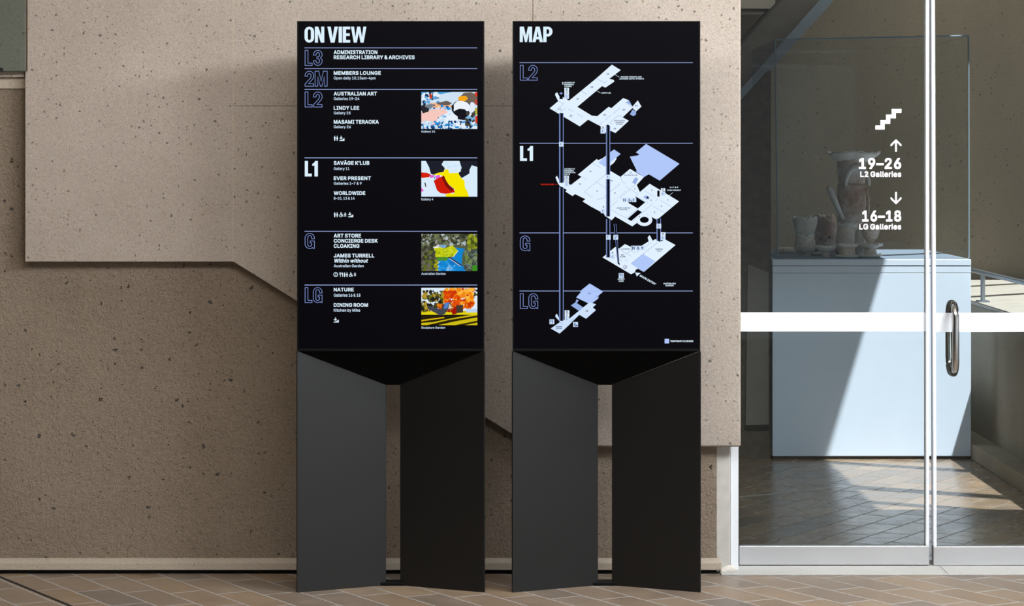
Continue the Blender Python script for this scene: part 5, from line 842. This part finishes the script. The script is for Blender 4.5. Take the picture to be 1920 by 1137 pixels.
# ------------------------------------------------------------------ the glass doors
def door(name, xa, xb, stile_px, side, label):
    """xa, xb in metres along the wall; stile on 'side'"""
    d = bpy.data.objects.new(name, None); COL.objects.link(d); d.location = (xa if side == 'R' else xb, YD+0.02, 0)
    struct(d, label, 'door'); o = tuple(d.location)
    z0, z1 = wz(1060, YD), wz(1024.5, YD); ZT = 2.30
    r = box('bottom_rail', xa, xb, YD, YD+0.045, z0, z1, ALU, d, o); bev(r, 0.002)
    box('top_rail', xa, xb, YD, YD+0.045, ZT-0.08, ZT, ALU, d, o)
    sw = 6.6*YD/F
    if side == 'R': sx0, sx1 = xb-sw, xb
    else: sx0, sx1 = xa, xa+sw
    st = box('stile', sx0, sx1, YD, YD+0.045, z1, ZT-0.08, ALU_WHITE, d, o); bev(st, 0.003)
    gp = box('glass_pane', xa+0.001 if side == 'R' else sx1, sx0 if side == 'R' else xb, YD+0.018, YD+0.028, z1, ZT-0.08, GLASS, d, o)
    bx0, bx1 = (xa+0.001, sx0) if side == 'R' else (sx1, xb)
    box('white_band', bx0, bx1, YD+0.0165, YD+0.0178, wz(622, YD+0.017), wz(586, YD+0.017), BAND, d, o)
    return d, o
XL0 = wx(1386.3, YD); XM0 = wx(1742.6, YD); XM1 = wx(1750.3, YD)
d1, o1 = door('door_1', XL0, XM0, 0, 'R', 'left glass door leaf with white gallery directions on its pane')
d2, o2 = door('door_2', XM1, XM1+0.66, 0, 'L', 'right glass door leaf with a steel pull handle')
d2.rotation_euler = (0, R(-0.2), 0)
MB().box(wx(1384.8, YD), XL0+0.0, YD+0.01, YD+0.04, 0.02, 2.28).build('glazing_gasket', GAP, d1, org=o1)
YG = YD+0.0178
def AD(): return Art(YG, o1)
a = AD(); k = 12.3; sx, sy = 1641.5, 242.5
st = []
for i in range(4): st.append((sx+i*10.6+ (0 if i == 0 else 0), 0))
pts = [(1641.3,243),(1641.3,235.6),(1650.7,235.6),(1650.7,225.3),(1661.3,225.3),(1661.3,215),(1671.8,215),(1671.8,204.3),(1690.2,204.3),(1690.2,211.7),(1679.7,211.7),(1679.7,222),(1669.2,222),(1669.2,232.3),(1658.7,232.3),(1658.7,243)]
a.poly(pts, VINYL); a.build('stairs_pictogram', d1)
def arrow(y0, y1, down):
    a = AD(); s = -1 if down else 1; ya, yb = (y1, y0) if down else (y0, y1)
    a.rect(1678.4, min(ya+s*4.4, yb), 1681.6, max(ya+s*4.4, yb), VINYL)
    for q in (-1, 1): a.poly([(1680, ya), (1680+q*10.3, ya+s*10.2), (1680+q*10.3, ya+s*13.2), (1680+q*8.6, ya+s*13.2), (1680, ya+s*4.4)], VINYL)
    a.build('arrow', d1)
arrow(261, 284.5, False); arrow(360, 383.5, True)
for s, x0, y0, y1, b in (('19–26',1610.5,296.5,317,11),('L2 Galleries',1613,321.5,332,8),('16–18',1616.5,395,415.5,11),('LG Galleries',1611,420,430.5,8)):
    a = AD(); a.text(s, x0, 1689.7, y0, y1, VINYL, 0, b); a.build('lettering', d1)
# pull handles either side of the right leaf
def handle(name, px, ysign):
    yc = YD+0.023; yo = yc + ysign*0.068; X = wx(px, yo if ysign < 0 else yo); r = 0.0145
    z1, z0 = wz(571, 9.7), wz(702, 9.7); pth = []
    for i in range(7):
        t = math.pi/2*i/6; pth.append((X, yc + ysign*(0.068-0.055 + 0.055*math.sin(t)) if i else yc+ysign*0.006, z1 - 0.055*(1-math.cos(t)) if i else z1))
    zz = pth[-1][2]
    low = [(p[0], p[1], z0 + (z1 - p[2])) for p in pth[::-1]]
    m = MB().tube(pth+low, r, 18); h = m.build('pull_handle', STEEL, d2, True, org=o2); return h
handle('pull_handle', 1793.0, -1)
handle('pull_handle', 1781.0+11.5-11.5, 1)

# ------------------------------------------------------------------ vestibule behind the doors
YBK = 16.6; XR = 4.2; XPAR = 2.56; ZPAR = 0.783; ZC = 3.5; XLV = 0.80
struct(MB().prism([(XLV-.2,9.80,0),(3.4,9.80,0),(3.4,YBK,0),(XLV-.2,YBK,0)], (0,0,-0.12)).build('floor_vestibule', TILE_B))
struct(box('wall_far', XLV-.2, XR+.2, YBK, YBK+.2, 0, ZC+1.2, CONC_OLIVE))
struct(box('wall_left', XLV-.2, XLV-.0005, 9.86, YBK, 0, ZC, CONC_OLIVE))
par = struct(box('wall_right', XPAR, XR+0.2, 9.9, YBK, 0.0, ZPAR, CONC_OLIVE)); bev(par, 0.006)
box('sill_cap', XPAR-0.004, XR, 9.9, YBK-0.001, ZPAR+0.0005, ZPAR+0.012, plain('sill_stone', lin(160, 157, 152), 0.8, grain=0.1, gscale=8), par)
struct(bev(box('baseboard_right', 2.432, XPAR-0.0005, 9.9, YBK-0.001, 0, 0.082, CONC_OLIVE), 0.006))
struct(box('wall_right_upper', XR, XR+.2, 9.9, YBK, ZPAR+0.012, ZC, CONC_OLIVE))
struct(box('wall_header', XLV, XR+.2, 9.66, 9.86, 2.33, 3.6, CONC_SMOOTH))  # unseen header, hung low to keep foyer light off the plinth
struct(box('wall_front_right', XM1+0.675, XR+.2, 9.66, 9.86, 0, 2.33, CONC_SMOOTH))  # unseen wall, brought in close to block foyer light from the plinth
# skylight: opening between roof slabs with bars across it
SX0 = 1.665 + 0.295*ZC; SYE = 15.35
struct(box('ceiling_vestibule', XLV-.2, SX0, 9.63, YBK, ZC, ZC+.2, PALE))
struct(box('ceiling_far', SX0+0.0005, XR+.2, SYE, YBK, ZC, ZC+.2, PALE))
sk = bpy.data.objects.new('window_1', None); COL.objects.link(sk); sk.location = (SX0, 9.7, ZC); struct(sk, 'skylight with slanting bars over the vestibule', 'skylight')
ofy = -0.42*ZC
def bar(yf, wd, slope=-0.55):
    # yf: row on the floor (metres) where its shadow falls at X = 2.0
    xa, xb = SX0-0.05, XR; yc = yf + ofy
    ya = yc + (xa - (2.0+.295*ZC))*slope; yb = yc + (xb - (2.0+.295*ZC))*slope
    MB().prism([(xa,ya-wd/2,ZC+.02),(xb,yb-wd/2,ZC+.02),(xb,yb+wd/2,ZC+.02),(xa,ya+wd/2,ZC+.02)], (0,0,0.03)).build('glazing_bar', ALU, sk, org=tuple(sk.location))
bar(12.95, 0.12); bar(11.95, 0.15); bar(11.42, 0.10)
bar(14.4, 0.12, 0.9); bar(15.4, 0.12, 0.9)
MB().prism([(SX0-.05,9.63,ZC+.02),(XR,9.63,ZC+.02),(XR,11.18+ofy-0.9,ZC+.02),(SX0-.05,11.18+ofy+0.18,ZC+.02)], (0,0,0.03)).build('end_panel', ALU, sk, org=tuple(sk.location))
# dark wall beside the plinth, cut off along the line of the stair, with a paler raised patch
yl = 13.32
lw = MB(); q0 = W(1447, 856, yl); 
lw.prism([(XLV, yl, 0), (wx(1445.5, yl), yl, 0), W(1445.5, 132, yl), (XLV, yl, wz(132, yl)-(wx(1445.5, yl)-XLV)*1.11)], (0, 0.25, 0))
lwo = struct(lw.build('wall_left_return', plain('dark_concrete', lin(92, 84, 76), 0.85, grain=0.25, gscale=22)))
MB().prism([W(1398, 798, yl-.0005), W(1441, 796, yl-.0005), W(1441, 511, yl-.0005), W(1402, 496, yl-.0005)], (0, -0.006, 0)).build('grey_patch', plain('patch_grey', lin(128, 124, 119), 0.8, grain=0.08, gscale=9), lwo)
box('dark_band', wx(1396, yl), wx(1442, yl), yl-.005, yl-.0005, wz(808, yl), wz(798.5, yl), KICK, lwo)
# thin pale line laid across the vestibule floor
f0 = W(1380, 933.5, YS*815/(933.5-HZ)); f1 = W(1560, 917.5, YS*815/(917.5-HZ))
struct(MB().prism([(f0[0],f0[1],0),(f1[0],f1[1],0),(f1[0],f1[1]+.014,0),(f0[0],f0[1]+.014,0)], (0,0,0.002)).build('trim_8', ALU))
# stair flight crossing the upper left
ysf = 15.4
stc = bpy.data.objects.new('staircase', None); COL.objects.link(stc); stc.location = W(1391, 190, ysf); struct(stc, 'concrete stair flight rising to the right behind the display case', 'staircase')
def ext(p, q, k): return (p[0]+(q[0]-p[0])*k, p[1]+(q[1]-p[1])*k)
lo0, lo1 = (1391.6, 191.6), (1563.8, 0); mi0, mi1 = (1390.6, 166), (1538.7, 0); up0, up1 = (1393.5, 81), (1465, 0)
def q4(a0, a1, b0, b1, Y, dy, name, mat):
    A = ext(a0, a1, -0.6); B = ext(a0, a1, 1.8); C = ext(b0, b1, 1.8*(b0[1]-b1[1]) and 1.8); D = ext(b0, b1, -0.6)
    MB().prism([W(*A, Y), W(*B, Y), W(*C, Y), W(*D, Y)], (0, dy, 0)).build(name, mat, stc, org=tuple(stc.location))
d = (lo1[0]-lo0[0], lo1[1]-lo0[1])
mi1 = (mi0[0]+d[0]*0.98, mi0[1]+d[1]); up1 = (up0[0]+d[0], up0[1]+d[1])
q4(lo0, lo1, mi0, mi1, ysf, 0.9, 'soffit_edge', SKYLIT_EDGE)
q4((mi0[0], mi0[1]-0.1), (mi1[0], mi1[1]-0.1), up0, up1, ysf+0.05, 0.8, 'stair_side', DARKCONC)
struct(box('trim_9', XLV, wx(1452, 16.0), 15.95, YBK-0.0005, wz(17, 16.0), wz(17, 16.0)+0.8, PALE))
# handrail on the right hand sill
hr = thing('handrail', 'grey-blue steel handrail along the sunlit sill right of the plinth', 'handrail', (2.62, 14.0, ZPAR+.012))
MB().tube([(2.62, 10.2, 0.958), (2.62, YBK-0.0, 0.958)], 0.013, 14).build('rail', RAIL, hr, True, org=tuple(hr.location))
for yb in (11.6, 13.95, 16.2):
    MB().box(2.612, 2.628, yb-0.025, yb+0.025, ZPAR+0.012, 0.95).box(2.59, 2.65, yb-0.05, yb+0.05, ZPAR+0.012, ZPAR+0.02).build('bracket', RAIL, hr, org=tuple(hr.location))

# ------------------------------------------------------------------ plinth, case and ceramics
YPL, YPB = 13.27, 14.64
X0p, X1p = wx(1448.5, YPL), 2.43
zt = wz(486.5, YPL)
pl = thing('display_plinth', 'pale blue display plinth half in sunlight behind the glass doors', 'plinth', ((X0p+X1p)/2, (YPL+YPB)/2, 0))
lo = tuple(pl.location)
zk = wz(856, YPL)
box('kick_base', X0p+.01, X1p-.01, YPL+.02, YPB-.02, 0, zk, KICK, pl, lo)
bev(box('body', X0p, X1p, YPL, YPB, zk, wz(512.5, YPL), PLINTH, pl, lo), .003)
bev(box('collar', X0p, X1p, YPL-0.001, YPB, wz(512, YPL), wz(499.2, YPL), PLINTH, pl, lo), .002)
bev(box('top_slab', X0p-.002, X1p, YPL-.004, YPB, wz(498.4, YPL), zt, PLINTH, pl, lo), .003)
bev(box('dim_top_sheet', X0p+.02, X1p-.02, YPL+.02, YPB-.01, zt-.002, zt+.003, plain('dim_plinth_top', lin(122, 136, 156), 0.9), pl, lo), .001)  # added sheet, darkens the plinth top as if dimmed by the case glass
zt += .003
# glass case: front corners as they stand, slightly askew
yc0, yc1 = YPL+.03, YPB-.03
fb0, fb1 = W(1458.5, 486.5, yc0), (2.424, yc0, zt); ft0, ft1 = W(1453.5, 74.5, yc0), W(1816, 67, yc0)
fb0 = (fb0[0], fb0[1], zt+.0005); fb1 = (fb1[0], fb1[1], zt+.0005)
dc = thing('glass_display_case', 'frameless clear glass case over the ceramics on the pale plinth', 'display case', ((fb0[0]+fb1[0])/2, (yc0+yc1)/2, zt+.0005))
lo = tuple(dc.location); dy = Vector((0, yc1-yc0, 0)); th = 0.008
V = Vector
def pane(pts, d, nm='glass_panel'): MB().prism(pts, d).build(nm, CASE_GLASS, dc, org=lo)
pane([fb0, fb1, ft1, ft0], (0, th, 0)); pane([V(fb0)+dy, V(fb1)+dy, V(ft1)+dy, V(ft0)+dy], (0, -th, 0))
pane([fb0, V(fb0)+dy, V(ft0)+dy, ft0], (th, 0, 0)); pane([fb1, V(fb1)+dy, V(ft1)+dy, ft1], (-th, 0, 0))
pane([ft0, ft1, V(ft1)+dy, V(ft0)+dy], (0, 0, -th))
def edge(p, q, r=0.0045): MB().tube([p, q], r, 6).build('glass_edge', GLASS_EDGE, dc, org=lo)
edge(fb0, ft0); edge(fb1, ft1); edge(ft0, ft1)

def ceramic(name, base, tone, spots, white):
    t = NT(name); ob = t.obj()
    n = t.noise(ob, 9, 5, 0.65); n2 = t.noise(ob, 55, 5, 0.7)
    c = t.mix(t.mapr(n, 0.4, 0.62, 0, 1), base, tone)
    c = t.mix(t.mapr(n2, 0.56, 0.7, 0, spots), c, lin(120, 84, 66))
    c = t.mix(t.mapr(t.noise(ob, 5, 3), 0.5, 0.6, 0, white), c, lin(226, 228, 228))
    t.set(Base_Color=c, Roughness=0.55); t.bump(n2, 0.4, 0.01); return t.m
CER_A = ceramic('speckled_ceramic', lin(236, 222, 212), lin(206, 176, 156), 0.9, 0.6)
CER_B = ceramic('brown_ceramic', lin(176, 130, 104), lin(226, 204, 190), 0.7, 0.2)
CER_W = ceramic('white_glaze', lin(244, 240, 236), lin(236, 228, 222), 0.15, 0.6)
def lathe(prof, seg=36, wob=0.04, rim=0.0, seed=0, squash=1.0):
    """prof: (radius, height) list from bottom to top, open shells go back down inside"""
    rnd = random.Random(seed); ph = [rnd.uniform(0, 6.28) for _ in range(4)]
    v = []; f = []; zmax = max(p[1] for p in prof)
    for r, z in prof:
        for j in range(seg):
            q = 2*math.pi*j/seg
            k = 1 + wob*(math.sin(2*q+ph[0]+z*9) + 0.6*math.sin(5*q+ph[1]-z*14))
            zz = z + (rim*(math.sin(4*q+ph[2])+0.8*math.sin(9*q+ph[3])+0.7*math.sin(15*q+ph[0])) if z > zmax*0.86 else 0)
            v.append((r*k*math.cos(q), r*k*math.sin(q)*squash, max(zz, 0)))
    n = len(prof)
    for i in range(n-1):
        for j in range(seg):
            f.append((i*seg+j, i*seg+(j+1) % seg, (i+1)*seg+(j+1) % seg, (i+1)*seg+j))
    f.append(tuple(range(seg-1, -1, -1))); f.append(tuple((n-1)*seg+j for j in range(seg)))
    return v, f
def lpart(name, prof, mat, parent, off=(0,0,0), **kw):
    v, f = lathe(prof, **kw); v = [tuple(Vector(q)+Vector(off)) for q in v]
    return mk(name, v, f, mat, parent, smooth=True)
S = 13.9/F
ZB = zt + 0.0005
def cer(name, label, px, Y, grp=None):
    return thing(name, label, 'ceramic sculpture', (wx(px, Y), Y, ZB), grp)
# tall vessel
t = cer('tall_vessel', 'tall brown and white ceramic column with a flared dish top', 1597, 13.95)
def P(px, py, dy=0.0):
    Y = 13.95; return Vector(((px-1597)*Y/F, dy, wz(py, Y)-ZB))
s = 13.95/F
zz = lambda py: wz(py, 13.95)-ZB
lpart('trunk', [(0.02,0.0),(30*s,0.0),(27*s,zz(462)),(25*s,zz(440)),(22*s,zz(405)),(26*s,zz(385)),(28*s,zz(352)),(27*s,zz(346))], CER_B, t, wob=0.05, seed=1, squash=.8)
lpart('neck', [(23*s,zz(349)),(25*s,zz(338)),(26*s,zz(325)),(28*s,zz(300)),(31*s,zz(294)),(20*s,zz(298))], CER_A, t, wob=0.05, seed=2, squash=.8)
lpart('dish', [(20*s,zz(303)),(33*s,zz(300)),(49*s,zz(289)),(51*s,zz(285)),(48*s,zz(286)),(30*s,zz(296)),(8*s,zz(298))], CER_W, t, off=(3*s,0,0), wob=0.03, rim=0.004, seed=3, squash=.8)
MB().tube([P(1551,350,-.02), P(1556,358,-.03), P(1563,376,-.04), P(1571,395,-.05), P(1580,411,-.04)], [0.010,0.020,0.017,0.014,0.008], 12).build('prong', CER_W, t, True)
ap = [P(1582+ (1-math.cos(math.pi*i/12))*22, 348-math.sin(math.pi*i/12)*34, -.075) for i in range(13)]
MB().tube(ap, [0.008+0.007*math.sin(math.pi*i/12) for i in range(13)], 10).build('arch', CER_W, t, True)
MB().tube([P(1622,352,-.05), P(1625,372,-.055), P(1625,400,-.05), P(1619,420,-.04)], [0.006,0.010,0.010,0.006], 10).build('strap', CER_B, t, True)
lpart('collar', [(25*s,zz(420)),(26*s,zz(418)),(26*s,zz(404)),(23*s,zz(400))], CER_A, t, wob=0.06, seed=4, squash=.8)
# ragged cup at the left
def cup(name, label, px, Y, parts, mat, seed, **kw):
    t = cer(name, label, px, Y); s = Y/F; z = lambda py: max(0.0, wz(py, Y)-ZB)
    for i, (nm, prof, m) in enumerate(parts):
        lpart(nm, [(r*s, z(py)) for r, py in prof], m, t, seed=seed+i, **kw)
    return t
cup('ragged_cup', 'ragged white topped ceramic cup on a foot at the left of the group', 1509, 13.62, [
    ('foot', [(9,484.5),(12,483),(9,478),(14,473)], CER_A), ('bowl', [(14,474),(20,466),(19,452),(17,446)], CER_A),
    ('ring', [(16,447),(17,445),(17,442),(15,441)], CER_W), ('rim', [(15,442),(18,430),(21,416),(22,408),(19,409),(14,430)], CER_W)], CER_A, 11, wob=0.07, rim=0.007)
jv = cup('jagged_slab_vessel', 'jagged brown ceramic vessel with dark holes behind the small dish', 1547, 14.2, [
    ('body', [(18,476),(20,466),(19,440),(20,420),(18,408),(14,410),(12,440)], CER_B), ('rim', [(15,414),(17,406),(14,404),(10,410)], CER_A)], CER_B, 21, wob=0.09, rim=0.006)
for hx, hy in ((1537, 448), (1553, 445), (1551, 461)):
    Y = 14.2; m = MB(); n = 14; c0 = Vector(((hx-1547)*Y/F, -0.058, wz(hy, Y)-ZB))
    m.prism([c0 + Vector((0.011*math.cos(6.283*i/n), 0, 0.009*math.sin(6.283*i/n))) for i in range(n)], (0, 0.02, 0)).build('hole', KICK, jv)
cup('barrel_vessel', 'squat ceramic barrel with a white collar in front of the tall column', 1590, 13.66, [
    ('body', [(16,481),(20,470),(22,448),(20,432),(17,424)], CER_A), ('collar', [(17,425),(18,423),(17,420),(14,420)], CER_W)], CER_A, 31, wob=0.04, rim=0.003)
cup('white_lump', 'small bright white ceramic lump right of the barrel vessel', 1613.5, 13.52, [
    ('body', [(8,480),(10,470),(10,455),(10,440),(9,433),(5,430)], CER_W)], CER_W, 41, wob=0.10, rim=0.003)
cup('footed_dish', 'small footed ceramic dish, second from the left in the front row', 1549, 13.46, [
    ('foot', [(9,485.5),(10,483),(6,478),(7,473)], CER_A), ('dish', [(6,474),(14,470),(19,464),(19,461.5),(16,464),(5,469)], CER_W)], CER_W, 51, wob=0.02, rim=0.002)
cup('double_dish', 'pair of stacked pale ceramic dishes, third in the front row', 1589, 13.40, [
    ('lower_dish', [(13,486),(18,484),(23,481),(23,479),(19,480),(8,482)], CER_W), ('stem', [(12,482),(15,476),(14,468),(16,464)], CER_A), ('upper_dish', [(14,465),(19,462),(21,458.5),(18,458),(6,461)], CER_W)], CER_W, 61, wob=0.02, rim=0.002)
cup('dish_with_shell', 'stacked dishes carrying a curled shell, rightmost of the ceramics', 1632, 13.42, [
    ('lower_dish', [(12,485),(17,483),(21,479),(21,477),(17,478),(8,480)], CER_W), ('stem', [(9,480),(12,474),(10,468),(12,465)], CER_A), ('upper_dish', [(10,466),(18,462),(23,459),(22,457),(16,458),(6,461)], CER_W),
    ('shell', [(7,460),(8,452),(14,444),(17,434),(15,424),(13,419),(11,421),(9,440)], CER_A)], CER_W, 71, wob=0.03, rim=0.004)
t = cer('flat_shard', 'flat pale ceramic shard lying at the far left of the plinth', 1476, 14.0)
v, f = lathe([(0.03,0.0),(0.066,0.002),(0.07,0.018),(0.055,0.028),(0.02,0.030)], 28, 0.10, 0.004, 81, 0.55); o = mk('body', v, f, CER_A, t, smooth=True)
t = cer('saucer', 'thin white saucer lying beside the foot of the ragged cup', 1530, 13.72)
v, f = lathe([(0.015,0.0),(0.028,0.002),(0.04,0.012),(0.041,0.016),(0.03,0.011),(0.01,0.006)], 28, 0.03, 0.002, 82); mk('body', v, f, CER_W, t, smooth=True)
